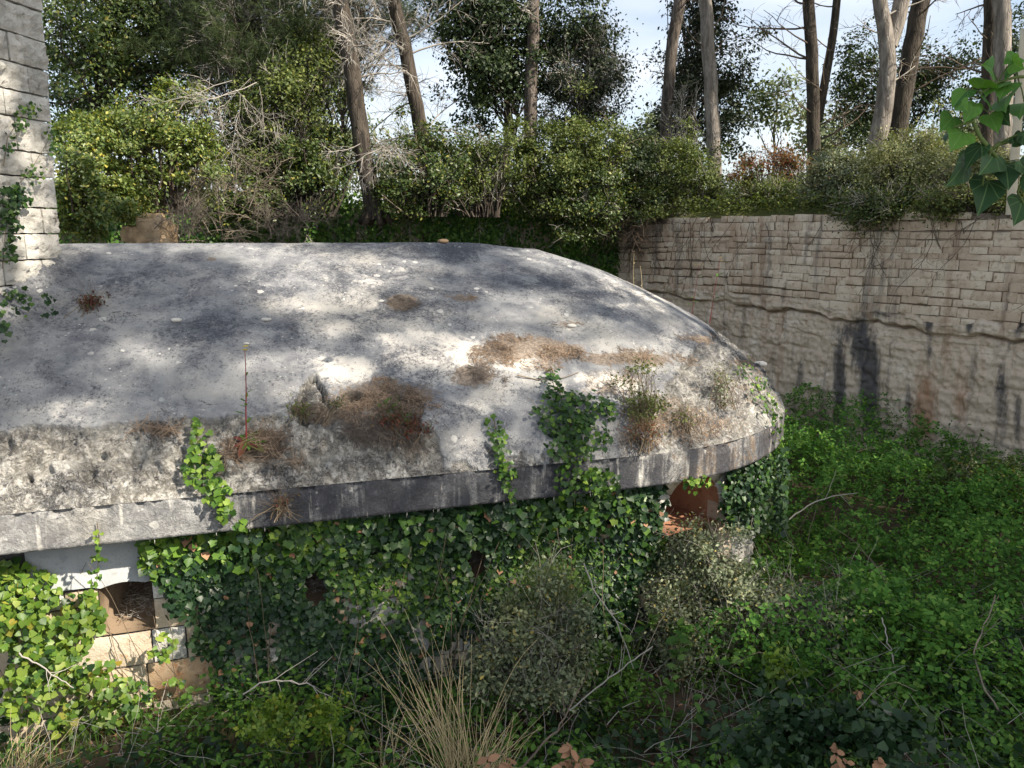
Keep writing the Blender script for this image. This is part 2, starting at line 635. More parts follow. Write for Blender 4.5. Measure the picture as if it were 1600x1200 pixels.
    b = g.step(g.math('ADD', b, g.math('MULTIPLY', g.math('SUBTRACT', nm, .5), 1.1)), .36, .56)
    col = g.mix(g.math('MULTIPLY', b, .85), col, g.mix(g.step(ng, .42, .6), (.15, .115, .085), (.30, .24, .185)))
    if fascia:
        sv = g.mapping(pos, (1, 1, .12))
        s = g.noise(sv, 4.2, 6, .62, .2)
        s0 = g.noise(g.mapping(pos, (1, 1, .05)), .9, 3, .5)
        k = g.math('ADD', s, g.math('MULTIPLY', g.math('SUBTRACT', lich_shade, .5), .5))
        k = g.math('ADD', k, g.math('MULTIPLY', g.math('SUBTRACT', s0, .5), .3))
        col = g.mix(g.math('MULTIPLY', g.step(k, .47, .60), .85), col, (.055, .057, .066))
        w = g.noise(g.n('Mapping', {'Vector': sv, 'Location': (3, 9, 0)}).outputs[0], 6.5, 5, .6)
        col = g.mix(g.math('MULTIPLY', g.step(w, .60, .70), .8), col, (.62, .60, .55))
    h = g.math('ADD', g.math('MULTIPLY', nf, g.math('ADD', .35, g.math('MULTIPLY', rough, 1.6))), g.math('MULTIPLY', nff, .3))
    h = g.math('ADD', h, g.math('MULTIPLY', g.math('MULTIPLY', g.step(vv, 0, .06), rough), .8))
    p = g.n('BsdfPrincipled', {'Base Color': col, 'Roughness': .93, 'Specular IOR Level': .18, 'Normal': g.bump(h, .8, .04)})
    nt.links.new(p.outputs[0], out.inputs[0])
    return m


M = {}
M['concrete'] = concrete_mat('weathered concrete')
M['fascia'] = concrete_mat('streaked concrete', True)
M['lintel'] = stone_mat('grey render', (.36, .38, .38), (.44, .45, .44), (.30, .31, .31), 1.0, .15)
M['block'] = stone_mat('pale limestone block', (.54, .525, .48), (.64, .62, .57), (.40, .375, .335), 1.0, 1.2)
M['block_warm'] = stone_mat('warm limestone block', (.50, .41, .30), (.60, .52, .42), (.42, .28, .16), 1.0, .8)
M['block_orange'] = stone_mat('orange limestone block', (.46, .255, .13), (.52, .38, .25), (.36, .18, .085), 1.0, .8)
M['mortar'] = stone_mat('dark mortar', (.085, .082, .08), (.14, .135, .125), (.06, .06, .06), 1.5, .5)
M['recess'] = stone_mat('ochre recess stone', (.16, .115, .075), (.23, .17, .115), (.09, .065, .045), 1.0, .5)  # ochre stone, colour darkened so the openings look unlit inside
M['terracotta'] = stone_mat('terracotta plaster', (.40, .21, .13), (.48, .29, .19), (.29, .15, .09), 1.0, .9)
M['wallstone'] = stone_mat('ditch wall stone', (.58, .47, .36), (.71, .62, .50), (.40, .295, .20), 1.0, 1.0, .55)
M['rock'] = stone_mat('cut rock face', (.60, .51, .405), (.72, .65, .55), (.42, .33, .24), 1.0, 1.2, .5, True)
M['wallcore'] = stone_mat('earthy mortar', (.25, .205, .155), (.33, .275, .215), (.17, .135, .10), 1.0, .6, .4)
M['soil'] = plain_mat('leaf litter soil', (.075, .058, .04), .95, .1, .6, 5)
M['turf'] = plain_mat('rough turf', (.10, .11, .04), .95, .1, .5, 2)
M['bark'] = bark_mat('pine bark', (.055, .045, .038), (.17, .145, .125))
M['bark_dark'] = bark_mat('dark bark', (.03, .026, .022), (.09, .075, .06))
M['bark_pale'] = bark_mat('pale bark', (.13, .115, .10), (.30, .27, .24), 7)
M['twig'] = plain_mat('dead grey twigs', (.34, .315, .28), .9, .1, .4, 3)
M['twig_dark'] = plain_mat('dark twigs', (.12, .095, .075), .9, .1, .4, 3)
M['twig_brown'] = plain_mat('brown dead twigs', (.22, .185, .145), .9, .1, .4, 3)
M['stem'] = plain_mat('vine stem', (.16, .125, .085), .85, .15, .3, 8)
M['greenstem'] = plain_mat('green stem', (.10, .14, .04), .7, .2, .3, 8)
M['redstem'] = plain_mat('red stem', (.20, .03, .035), .7, .2, .3, 8)
M['needles'] = plain_mat('fallen pine needles', (.30, .22, .155), .85, .15, .75, 4)
M['needles_dark'] = plain_mat('old dark needles', (.16, .135, .115), .9, .15, .5, 4)
M['recess'] = M['recess']
M['pebble'] = plain_mat('pale stone', (.60, .58, .53), .9, .15, .15, 20)
M['boulder'] = stone_mat('ochre boulder', (.42, .30, .18), (.50, .38, .25), (.30, .20, .12), 1.0, 1.2)
M['greystone'] = plain_mat('grey field stone', (.30, .29, .27), .9, .1, .25, 20)
M['pole'] = plain_mat('bleached wood', (.55, .50, .38), .8, .2, .2, 6)
M['drygrass'] = plain_mat('straw grass', (.52, .42, .235), .8, .2, .35, 3)
M['deadleaf'] = plain_mat('brown oak leaf', (.27, .15, .085), .75, .25, .35, 9)
M['yellow'] = plain_mat('yellow petals', (.75, .58, .03), .6, .3, .1, 9)
M['ivy'] = leaf_mat('ivy leaf', [(0, (.016, .045, .012)), (.45, (.035, .085, .018)), (.8, (.06, .135, .025)), (1, (.12, .21, .04))], .38, .22, .3)
M['ivy_wall'] = leaf_mat('green wall ivy leaf', [(0, (.03, .085, .02)), (.5, (.075, .17, .03)), (1, (.16, .28, .05))], .45, .25, .3)  # brighter copy of the ivy colour, standing in for missing skylight
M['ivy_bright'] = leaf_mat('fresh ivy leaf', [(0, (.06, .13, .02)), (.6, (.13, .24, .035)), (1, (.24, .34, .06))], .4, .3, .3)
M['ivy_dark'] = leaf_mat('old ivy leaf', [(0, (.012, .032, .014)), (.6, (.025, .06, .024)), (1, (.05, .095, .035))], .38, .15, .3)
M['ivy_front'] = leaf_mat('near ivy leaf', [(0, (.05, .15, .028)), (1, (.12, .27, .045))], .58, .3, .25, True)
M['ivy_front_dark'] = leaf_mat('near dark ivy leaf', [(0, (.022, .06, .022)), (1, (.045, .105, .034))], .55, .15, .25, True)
M['bramble'] = leaf_mat('bramble leaf', [(0, (.035, .105, .022)), (.5, (.09, .215, .04)), (.85, (.145, .31, .06)), (1, (.26, .40, .09))], .6, .3, .12)
M['laurel'] = leaf_mat('laurel leaf', [(0, (.06, .10, .025)), (.5, (.14, .20, .055)), (.85, (.25, .30, .09)), (1, (.42, .37, .07))], .42, .28, .5)
M['laurel_dark'] = leaf_mat('dark evergreen leaf', [(0, (.025, .05, .014)), (.6, (.065, .105, .026)), (.9, (.12, .155, .04)), (1, (.28, .25, .05))], .45, .2, .4)
M['oak'] = leaf_mat('holm oak leaf', [(0, (.016, .032, .014)), (.6, (.035, .06, .022)), (1, (.075, .105, .04))], .5, .2, .35)
M['olive'] = leaf_mat('mixed shrub leaf', [(0, (.045, .07, .02)), (.5, (.095, .135, .035)), (1, (.21, .23, .07))], .55, .25, .3)
M['silver'] = leaf_mat('grey green leaf', [(0, (.12, .15, .06)), (.5, (.25, .28, .12)), (1, (.48, .46, .25))], .6, .2, .3)
M['greyshrub'] = leaf_mat('dull grey shrub leaf', [(0, (.075, .10, .055)), (.5, (.165, .20, .115)), (.92, (.30, .33, .20)), (1, (.38, .29, .07))], .55, .2, .4)
M['rust'] = leaf_mat('rusty leaf', [(0, (.16, .05, .03)), (.5, (.26, .11, .05)), (1, (.14, .16, .05))], .6, .25, .3)
M['pine'] = leaf_mat('pine needles', [(0, (.03, .05, .02)), (.6, (.065, .095, .035)), (1, (.12, .15, .055))], .6, .2, .3)
M['cypress'] = leaf_mat('cypress foliage', [(0, (.012, .022, .012)), (.7, (.03, .045, .022)), (1, (.06, .075, .035))], .6, .15, .3)
M['paleherb'] = leaf_mat('pale herb leaf', [(0, (.05, .12, .03)), (.6, (.10, .20, .05)), (1, (.20, .32, .09))], .6, .3, .12)
M['vine'] = leaf_mat('fresh vine leaf', [(0, (.08, .16, .02)), (.6, (.17, .27, .035)), (.95, (.29, .36, .06)), (1, (.42, .28, .04))], .45, .35, .4)
M['herb'] = leaf_mat('herb leaf', [(0, (.05, .12, .026)), (1, (.15, .28, .055))], .6, .3, .12)
M['redleaf'] = leaf_mat('reddish leaf', [(0, (.09, .025, .02)), (.6, (.16, .045, .03)), (1, (.10, .12, .04))], .6, .2, .3)
M['farleaf'] = leaf_mat('pale distant leaf', [(0, (.10, .13, .08)), (1, (.22, .25, .15))], .7, .2, .2)  # distance haze put into the leaf colour

# ============================================================ layout
AX = np.array([0.955, 0.2955, 0.0])
AX /= np.linalg.norm(AX)
NX = np.array([-AX[1], AX[0], 0.0])          # into the bunker, away from the viewer
UP = np.array([0.0, 0.0, 1.0])
D0 = 7.98                                    # n-distance of the eaves
R = 3.98                                     # half width of the roof
CEN = AX * 4.085 + NX * (D0 + R)             # centre of the rounded end
KC = 4.085
ZB, ZT = EYE - 3.0, EYE - 2.6                # bottom and top of the fascia
_s = np.array([0, .05, .13, .28, .45, .62, .9, 1.27, 1.8, 2.28, 2.8, 3.3, 3.7, 4.0, 4.3])
_z = np.array([-2.6, -2.44, -2.3, -2.09, -1.94, -1.83, -1.63, -1.37, -1.08, -.85, -.60, -.38, -.22, -.12, -.12]) + EYE
_fs = np.linspace(0, 4.3, 431)
_fz = np.interp(_fs, _s, _z)
for _ in range(120):
    _m = np.convolve(np.pad(_fz, 1, mode='edge'), [.25, .5, .25], 'valid')
    _fz = np.where(_fs > .75, _m, _fz)


def tip_drop(k, r):
    return .11 * sstep(KC - 1.3, KC + .1, k) * np.exp(-(r / .9) ** 2)


def dome_s(x, y):
    k = x * AX[0] + y * AX[1]
    n = x * NX[0] + y * NX[1] - D0 - R
    r = np.where(k <= KC, np.abs(n), np.hypot(k - KC, n))
    return R - r


def dome_z(x, y):
    s = dome_s(x, y)
    z = np.interp(s, _fs, _fz) - tip_drop(x * AX[0] + y * AX[1], R - s)
    return np.where(s >= 0, z, -9.0)


def dome_hit(u, v):
    """where the sight line through photo pixel (u,v) meets the roof (NaN when it misses)"""
    d = ray(np.asarray(u, float).ravel(), np.asarray(v, float).ravel())
    t = np.full(len(d), np.nan)
    for q in np.arange(5.0, 19.0, .03):
        p = d * q
        hit = np.isnan(t) & (p[:, 2] + EYE < dome_z(p[:, 0], p[:, 1]))
        t[hit] = q - .015
    p = d * t[:, None]
    p[:, 2] += EYE
    return p


def dome_n(p):
    e = .06
    dx = (dome_z(p[..., 0] + e, p[..., 1]) - dome_z(p[..., 0] - e, p[..., 1])) / (2 * e)
    dy = (dome_z(p[..., 0], p[..., 1] + e) - dome_z(p[..., 0], p[..., 1] - e)) / (2 * e)
    dx = np.clip(dx, -3, 3)
    dy = np.clip(dy, -3, 3)
    return unit(np.stack([-dx, -dy, np.ones_like(dx)], -1))


def blobs_px(p, lst, flat=1.0):
    """sum of soft spots given as (u, v, ru, rv, weight); surface marks, and on the roof some painted sun and shade"""
    u, v, _ = to_px(p)
    r = np.zeros(len(p))
    for (a, b, c, d, w) in lst:
        q = ((u - a) / c) ** 2 + ((v - b) / d) ** 2
        r = np.maximum(r, w * np.exp(-q * flat))
    return r


W0 = np.array([10.5, 15.1, 0.0])
WD = np.array([-.6, .8, 0.0])                # along the ditch wall, away from the viewer
WN = np.array([-.8, -.6, 0.0])               # out of the wall into the ditch
WTOP = EYE + .45
KEND = 12.4
CORNER = W0 + WD * KEND
BW_END = np.array([-15.0, 20.1, 0.0])        # far left end of the back wall
BD = unit(BW_END - CORNER)
BN = np.array([BD[1], -BD[0], 0.0])
if BN[1] > 0:
    BN = -BN
BLEN = np.linalg.norm(BW_END - CORNER)

# ============================================================ ground
gx, gy = np.meshgrid(np.linspace(-18, 30, 97), np.linspace(-6, 30, 73), indexing='ij')
gp = np.stack([gx, gy, np.zeros_like(gx)], -1).reshape(-1, 3)
gz = (fbm(gp * .5, 4, 5) - .5) * .5 + (fbm(gp * 2.3, 3, 9) - .5) * .16
A = Acc()
gp[:, 2] = gz
A.add(gp, grid_faces(97, 73))


def floor_z(x, y):
    q = np.stack([x, y, np.zeros_like(x)], -1)
    return (fbm(q * .5, 4, 5) - .5) * .5 + (fbm(q * 2.3, 3, 9) - .5) * .16


tagset(part('ditch_floor', A, M['soil'], smooth=True), kind='structure')

# upper ground beyond the ditch walls, out to the horizon
path = [W0 + WD * k for k in (-30, -22, -14, -8, -4, 0, 3, 6, 9, 11, KEND)]
path += [CORNER + BD * BLEN * t for t in (.08, .2, .35, .5, .65, .8, .92, 1)]
path += [np.array([-21, 18.5, 0]), np.array([-30, 12, 0]), np.array([-36, 2, 0])]
path = np.array(path)
ctr = np.array([0, 10, 0])
outd = unit(path - ctr)
offs = np.array([0.12, .5, 1.2, 2.5, 4.5, 8, 14, 24, 40, 70, 120, 220, 420, 800])
hts = np.array([-.03, .12, .25, .38, .45, .5, .45, .3, 0, -.7, -2, -4, -6, -8]) + WTOP
pp = path[:, None] + outd[:, None] * offs[None, :, None]
pp[..., 2] = hts[None]
pp[..., 2] += (fbm(pp * np.array([.35, .35, 0]), 3, 21) - .5) * np.minimum(offs * .12, 1.2)[None]
A = Acc()
A.add(pp.reshape(-1, 3), grid_faces(len(path), len(offs))[:, ::-1])
tagset(part('ground', A, M['turf'], smooth=True), kind='structure')

# low wooded hills on the skyline
hx = np.linspace(-260, 320, 90)
A = Acc()
prof = np.array([0, .5, .85, 1, .7, 0])
hz = 6 + 9 * fbm(np.stack([hx * .012, hx * 0, hx * 0], -1), 4, 31) + 5 * np.exp(-((hx - 65) / 40) ** 2)
hh = np.stack([np.repeat(hx[:, None], 6, 1), 190 + np.array([0, 14, 30, 50, 90, 140])[None] + hx[:, None] * 0,
               hz[:, None] * prof[None] * 1.5 - 6], -1)
hh[..., 2] += (fbm(hh * .09, 3, 8) - .5) * 4
A.add(hh.reshape(-1, 3), grid_faces(90, 6))
tagset(part('hills', A, plain_mat('wooded hill', (.10, .125, .085), .95, .1, .4, .15), smooth=True), kind='structure')

# ============================================================ bunker roof
bunker = thing('bunker', 'low stone bunker under a huge weathered grey concrete dome roof with a rounded end', 'bunker', CEN * np.array([1, 1, 0]))
front = np.concatenate([np.linspace(-9, -4, 16)[:-1], np.arange(-4, KC, .026)])
arc = np.arange(0, math.pi, .0085)
back = np.linspace(KC, -9, 34)[1:]
rim, ctrp, tang = [], [], []
rim += [AX * k + NX * D0 for k in front]
ctrp += [AX * k + NX * (D0 + R) for k in front]
rim += [CEN + R * (-NX * math.cos(a) + AX * math.sin(a)) for a in arc]
ctrp += [CEN for a in arc]
rim += [AX * k + NX * (D0 + 2 * R) for k in back]
ctrp += [AX * k + NX * (D0 + R) for k in back]
rim, ctrp = np.array(rim), np.array(ctrp)
srow = np.concatenate([np.linspace(0, .95, 48)[:-1], np.linspace(.95, R, 88)])
outw = unit(rim - ctrp)
nT, nS = len(rim), len(srow)
S = srow[None]
base = rim[:, None] - outw[:, None] * S[..., None]
base[..., 2] = np.interp(srow, _fs, _fz)[None] - tip_drop(base[..., 0] * AX[0] + base[..., 1] * AX[1], (R - srow)[None])
slope = np.gradient(np.interp(srow, _fs, _fz), srow)
nrm = unit(outw[:, None] * np.clip(slope, 0, 3)[None, :, None] + UP)
flatp = base.reshape(-1, 3)
pu, pv, _ = to_px(flatp)
pu = pu.reshape(nT, nS)
# where the rendered skin has broken away: the rough lower band
ends = sstep(960, 1120, pu)
brk_k = .50 + .10 * (fbm(np.stack([pu * .012, pu * 0, pu * 0], -1), 4, 3) - .5) * 2
pn = pu + 90 * (fbm(flatp * 2.2, 4, 13) - .5).reshape(nT, nS) * 2
brk = brk_k * (1 - sstep(470, 520, pu)) + (brk_k + .12) * sstep(450, 500, pu) * (1 - sstep(650, 700, pu)) + ends * 1.05
brk = brk * np.where(pu < 850, 1 - sstep(660, 720, pn), sstep(985, 1060, pn)) + .03
edge_n = (fbm(flatp * 5.0, 4, 12) - .5).reshape(nT, nS) * .28
rough = sstep(.015, -.015, S - brk - edge_n)
rough = np.where(pu > 940, rough * .8, rough)
f1 = (fbm(flatp * 3.4, 4, 40) - .5).reshape(nT, nS)
f2 = (1 - np.abs(2 * fbm(flatp * 7.5, 4, 41) - 1)).reshape(nT, nS) - .7
f3 = (fbm(flatp * 17, 3, 42) - .5).reshape(nT, nS)
fade = sstep(0, .06, S)
amp = np.where(pu > 1000, .6, 1.0)
disp = rough * fade * (-.075 + .26 * f1 * amp + .17 * f2 * amp + .14 * f3)
disp += (1 - rough) * fade * (.03 * f1 + .012 * f3) * np.clip(1.2 - S * .15, .4, 1)
lump = blobs_px(flatp, [(640, 670, 60, 34, .16), (545, 690, 55, 26, .10), (420, 690, 60, 30, .06), (900, 690, 70, 40, .03)]).reshape(nT, nS)
disp += lump * (.7 + f1 * 1.2)
V = base + nrm * disp[..., None]
lich_shade = .42 + .5 * (fbm(flatp * .9, 3, 50) - .5) + blobs_px(flatp, [
    (880, 440, 140, 28, .28), (1080, 530, 80, 30, .28), (640, 390, 240, 10, .3), (330, 520, 60, 50, .22), (240, 420, 130, 40, .18),
    (420, 540, 60, 60, .2), (640, 480, 60, 25, .3), (1000, 700, 50, 40, .3), (800, 720, 60, 26, .2), (750, 580, 40, 25, .2), (540, 440, 20, 12, .2)])  # lichen drifts, some laid along the tree-shadow bands as painted shade
pale = blobs_px(flatp, [(690, 560, 110, 45, .9), (540, 580, 60, 30, .8), (640, 530, 60, 20, .8), (800, 565, 45, 22, 1.0), (950, 600, 60, 20, .9),
                        (560, 430, 150, 45, .35), (980, 470, 110, 60, .45), (760, 640, 60, 30, .5), (870, 610, 30, 15, .8),
                        (120, 640, 120, 40, .35), (700, 700, 60, 30, .35)])  # pale spots, many standing in for sunlight on the roof
brown = blobs_px(flatp, [(600, 620, 90, 26, 1.0), (500, 640, 50, 16, .9), (830, 545, 90, 20, 1.0), (980, 560, 90, 14, .85), (740, 590, 40, 20, .8),
                         (630, 470, 28, 14, .8), (720, 465, 34, 8, .6), (400, 700, 60, 28, .95), (250, 672, 50, 8, .7), (610, 680, 80, 28, .7),
                         (1050, 660, 80, 50, .5), (940, 610, 90, 20, .5), (1100, 530, 30, 8, .7), (1180, 560, 40, 10, .6), (890, 508, 16, 5, .6),
                         (1130, 700, 80, 30, .4), (140, 472, 14, 8, .8), (330, 405, 10, 5, .6)])
A = Acc()
A.add(V.reshape(-1, 3), grid_faces(nT, nS)[:, ::-1])
roof = part('roof', A, M['concrete'], bunker, True, {'lich_shade': lich_shade, 'rough': rough.ravel(), 'brown': brown, 'pale': pale})

# fascia and soffit
zz = np.linspace(ZT + .02, ZB, 14)
fp = np.repeat(rim[:, None], 14, 1)
fp[..., 2] = zz[None]
fn = outw[:, None] * np.ones((1, 14, 1))
ff = fp.reshape(-1, 3)
chip = (fbm(ff * 6, 4, 61) - .5).reshape(nT, 14) * .022 + (fbm(ff * 22, 3, 62) - .5).reshape(nT, 14) * .014
edge_ = sstep(.12, .0, ZT - fp[..., 2])
chip -= edge_ * .06 * sstep(.50, .58, fbm(ff * np.array([6., 6., 4]), 4, 64, .65)).reshape(nT, 14)
topw = sstep(.10, 0, ZT - fp[..., 2])
fp = fp + fn * chip[..., None]
fp[..., 2] += topw * (fbm(ff * 4, 3, 65) - .5).reshape(nT, 14) * .02
fp[:, 0] -= outw * .03
so1 = rim - outw * .16
so2 = rim - outw * .6
so1 = so1 + UP * ZB
so2 = so2 + UP * (ZB + .006)
fp = np.concatenate([fp, so1[:, None], so2[:, None]], 1)
pu2, _, _ = to_px(rim + UP * ZB)
fl = np.where(pu2 < 340, .22, np.where(pu2 < 560, .75, np.where(pu2 < 1000, .68, .6)))
fl = np.convolve(np.pad(fl, 20, mode='edge'), np.ones(41) / 41, 'valid')
A = Acc()
A.add(fp.reshape(-1, 3), grid_faces(nT, 16)[:, ::-1])
part('fascia', A, M['fascia'], bunker, True, {'lich_shade': np.repeat(fl, 16), 'rough': np.full(nT * 16, .25), 'brown': np.repeat(.1 + .3 * sstep(980, 1080, pu2), 16), 'pale': np.zeros(nT * 16)})
# thin lime drips under the eaves
A = Acc()
dk = rng.uniform(-1.5, 3.5, 26)
dp = np.stack([AX * k + NX * (D0 + .02) + UP * ZB for k in dk])
tubes(A, polyl(dp, (0, 0, -1), rng.uniform(.01, .07, 26), 3, .05), .005, .002, 4)
part('lime_drip', A, M['pebble'], bunker, kind='stuff')

# ============================================================ block shapes (shared mesh data)
def block_mesh(name, seed, nx, nz, rough_, m):
    """unit block: x along, y into the wall, z up; front face hewn"""
    r = np.random.default_rng(seed)
    X, Z = np.meshgrid(np.linspace(-.5, .5, nx), np.linspace(-.5, .5, nz), indexing='ij')
    e = np.minimum(.5 - np.abs(X), .5 - np.abs(Z))
    Y = np.where(e < 1e-6, .10, 0.0) + np.where(e > 1e-6, r.normal(0, rough_, X.shape), 0)
    X = X + np.where(e > 1e-6, r.normal(0, .02, X.shape), 0)
    Z = Z + np.where((np.abs(Z) > .499) & (np.abs(X) < .499), r.normal(0, .012, X.shape), 0)
    Vf = np.stack([X, Y, Z], -1).reshape(-1, 3)
    A_ = Acc()
    A_.add(Vf, grid_faces(nx, nz)[:, ::-1] if False else grid_faces(nx, nz))
    loop = [i * nz for i in range(nx)] + [(nx - 1) * nz + j for j in range(1, nz)] + [i * nz + nz - 1 for i in range(nx - 2, -1, -1)] + [j for j in range(nz - 2, 0, -1)]
    L_ = Vf[loop]
    B_ = L_.copy()
    B_[:, 1] = 1.0
    n_ = len(loop)
    i_ = np.arange(n_)
    A_.add(np.concatenate([L_, B_]), np.stack([i_, i_ + n_, (i_ + 1) % n_ + n_, (i_ + 1) % n_], -1))
    return A_.mesh(name, m)


BIG = [block_mesh('hewn_block', 100 + i, 12, 8, .13, M['block']) for i in range(5)]
BIGW = [block_mesh('warm_block', 120 + i, 7, 5, .085, M['block_warm']) for i in range(3)]
BIGO = [block_mesh('orange_block', 130 + i, 7, 5, .085, M['block_orange']) for i in range(2)]
SMALL = [block_mesh('wall_stone', 140 + i, 5, 3, .10, M['wallstone']) for i in range(10)]


def put_block(name, me, c, X, Yin, size, parent, tilt=0.0, r=rng):
    X = np.asarray(X, float)
    Zv = UP + X * tilt
    o = link(name, me, parent)
    flip = -1 if r.random() < .5 else 1
    o.matrix_basis = basis(X, Yin, Zv, c, (size[0], size[1], size[2]))
    return o


# ============================================================ bunker wall
DW = D0 + .36


def wall_hit(u, v):
    d = ray(u, v)
    t = DW / (d @ NX)
    p = d * t
    return float(p @ AX), float(p[2] + EYE)


k0, zt = wall_hit(153, 913)
k1, _ = wall_hit(236, 913)
_, zs = wall_hit(200, 985)
openings = [(k0, k1, zs, zt)]
ka, za = wall_hit(462, 884)
kb, zb_ = wall_hit(520, 940)
openings.append((ka, kb, zb_, za))
ka, za = wall_hit(722, 838)
kb, zb_ = wall_hit(765, 900)
openings.append((ka, kb, zb_, za))
# wall body behind the blocks: boxes between the openings, up to the rounded end
A = Acc()
ks = [-9.0] + [q for o in openings for q in o[:2]] + [KC]
for i in range(0, len(ks), 2):
    A.add(box_pts(AX * ks[i] + NX * (DW + .035) + UP * -.4, AX * (ks[i + 1] - ks[i]), NX * 1.0, UP * (ZB + .38)), BOXF)
for (a, b, z0, z1) in openings:
    A.add(box_pts(AX * a + NX * (DW + .036) + UP * -.4, AX * (b - a), NX * .998, UP * (z0 + .4 - .02)), BOXF)
    A.add(box_pts(AX * a + NX * (DW + .036) + UP * (z1 + .05), AX * (b - a), NX * .998, UP * (ZB - .02 - z1 - .05)), BOXF)
RW = R - .36
ARCH_A = math.radians(17)
half = .19
segs = [(0, ARCH_A - half), (ARCH_A + half, math.pi)]
for (a0, a1) in segs:
    n = max(3, int((a1 - a0) / .08))
    aa = np.linspace(a0, a1, n)
    dirs = np.stack([-NX * math.cos(a) + AX * math.sin(a) for a in aa])
    q = []
    for (rr, z) in ((RW - .035, -.4), (RW - .035, ZB - .02), (RW - 1.0, ZB - .02), (RW - 1.0, -.4)):
        q.append(CEN + dirs * rr + UP * z)
    q = np.stack(q, 1).reshape(-1, 3)
    f = grid_faces(n, 4)
    ends_ = np.array([[0, 1, 2, 3], [(n - 1) * 4 + 3, (n - 1) * 4 + 2, (n - 1) * 4 + 1, (n - 1) * 4]])
    A.add(q, f, ends_)
part('wall', A, M['mortar'], bunker)

# smooth grey lintel strip with a slightly arched underside over each opening
zl = wall_hit(260, 908)[1]
for i, (a, b, z0, z1) in enumerate(openings):
    A = Acc()
    n = 17
    lk = np.linspace(a - .62 if i == 0 else openings[i - 1][1] + .021, b + .02, n)
    und = np.where((lk > a - .01) & (lk < b + .01), z1 - .075 + .075 * np.sin(np.clip((lk - a) / (b - a), 0, 1) * math.pi * .8 + .3), z1 - .02)
    pts = []
    for (dn, top) in ((-.015, 0), (-.015, 1), (.7, 1), (.7, 0)):
        pts.append(np.stack([AX * k + NX * (DW + dn) + UP * ((ZB - .004) if top else u_) for k, u_ in zip(lk, und)]))
    q = np.stack(pts, 1).reshape(-1, 3)
    A.add(q, grid_faces(n, 4, False), np.array([[0, 1, 2, 3], [(n - 1) * 4 + 3, (n - 1) * 4 + 2, (n - 1) * 4 + 1, (n - 1) * 4]]),
          np.array([[k * 4 + 3, k * 4, (k + 1) * 4, (k + 1) * 4 + 3] for k in range(n - 1)]))
    part('lintel', A, M['lintel'], bunker)
# recesses
for (a, b, z0, z1) in openings:
    emb = Acc()
    w = .22
    f0 = [AX * a + NX * DW + UP * (z0 - .02), AX * b + NX * DW + UP * (z0 - .02), AX * b + NX * DW + UP * (z1 + .05), AX * a + NX * DW + UP * (z1 + .05)]
    f1_ = [AX * (a + w) + NX * (DW + 1.5) + UP * (z0 + .2), AX * (b - .02) + NX * (DW + 1.5) + UP * (z0 + .2),
           AX * (b - .02) + NX * (DW + 1.5) + UP * (z1 + .02), AX * (a + w) + NX * (DW + 1.5) + UP * (z1 + .02)]
    emb.add(np.array(f0 + f1_), np.array([[0, 1, 5, 4], [1, 2, 6, 5], [2, 3, 7, 6], [3, 0, 4, 7], [4, 5, 6, 7]]))
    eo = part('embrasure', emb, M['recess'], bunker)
    # little inner loophole block at the back
    A = Acc()
    A.add(box_pts(AX * (b - .25) + NX * (DW + 1.3) + UP * (z0 + .36), AX * .22, NX * .12, UP * .14), BOXF)
    part('inner_sill', A, M['terracotta'], eo)
    A = Acc()
    nb_ = 260
    q = np.stack([AX * k + NX * d + UP * z for k, d, z in zip(rng.uniform(a + .15, b - .05, nb_), DW + rng.uniform(.15, .8, nb_), z0 + .07 + rng.random(nb_) ** 2 * .16)])
    dd = rng.normal(0, 1, (nb_, 3)) * np.array([1, 1, .25])
    tubes(A, polyl(q, dd, rng.uniform(.03, .12, nb_), 3, .2), .003, .002)
    part('twig_debris', A, M['twig'], bunker, kind='stuff')

# block courses
rows = [wall_hit(262, v)[1] for v in (908, 934, 982, 1034, 1094, 1150)]
rows += [rows[-1] - .36, rows[-1] - .72]
edges_first = [(236, 330), (237, 314), (237, 291, 352), (128, 225, 345), (228, 362), (140, 250)]
for ri in range(len(rows) - 1):
    zt_, zb2 = rows[ri], rows[ri + 1]
    js = [-3.3]
    r2 = np.random.default_rng(300 + ri)
    if ri < len(edges_first):
        js = [wall_hit(u, 1000)[0] for u in edges_first[ri]]
        while js[0] > -3.4:
            js.insert(0, js[0] - r2.uniform(.5, .9))
    while js[-1] < KC - .3:
        js.append(js[-1] + r2.uniform(.5, .95))
    js[-1] = KC
    for a, b in zip(js[:-1], js[1:]):
        pieces = [(a, b)]
        for (oa, ob, z0, z1) in openings:
            if zb2 < z1 - .03 and zt_ > z0 + .03:
                nw = []
                for (c, d) in pieces:
                    if d <= oa or c >= ob:
                        nw.append((c, d))
                    else:
                        if c < oa - .06:
                            nw.append((c, oa))
                        if d > ob + .06:
                            nw.append((ob, d))
                pieces = nw
        for (c, d) in pieces:
            if d - c < .07:
                continue
            me = BIG[int(r2.integers(5))]
            lab = None
            uu, vv, _ = to_px((AX * (c + d) / 2 + NX * DW + UP * (zt_ + zb2) / 2)[None])
            if 230 < uu[0] < 365 and 1036 < vv[0] < 1100:
                me, lab = BIGO[0], 'orange stained block'
            elif uu[0] < 228 and vv[0] > 985:
                me = BIGW[int(r2.integers(3))]
            elif r2.random() < .25:
                me = BIGW[int(r2.integers(3))]
            o = put_block('stone_block', me, AX * (c + d) / 2 + NX * (DW + r2.uniform(-.008, .008)) + UP * (zt_ + zb2) / 2, AX, NX,
                          (d - c - .018, .17, zt_ - zb2 - .016), bunker, 0, r2)
            if lab:
                o['label'] = lab

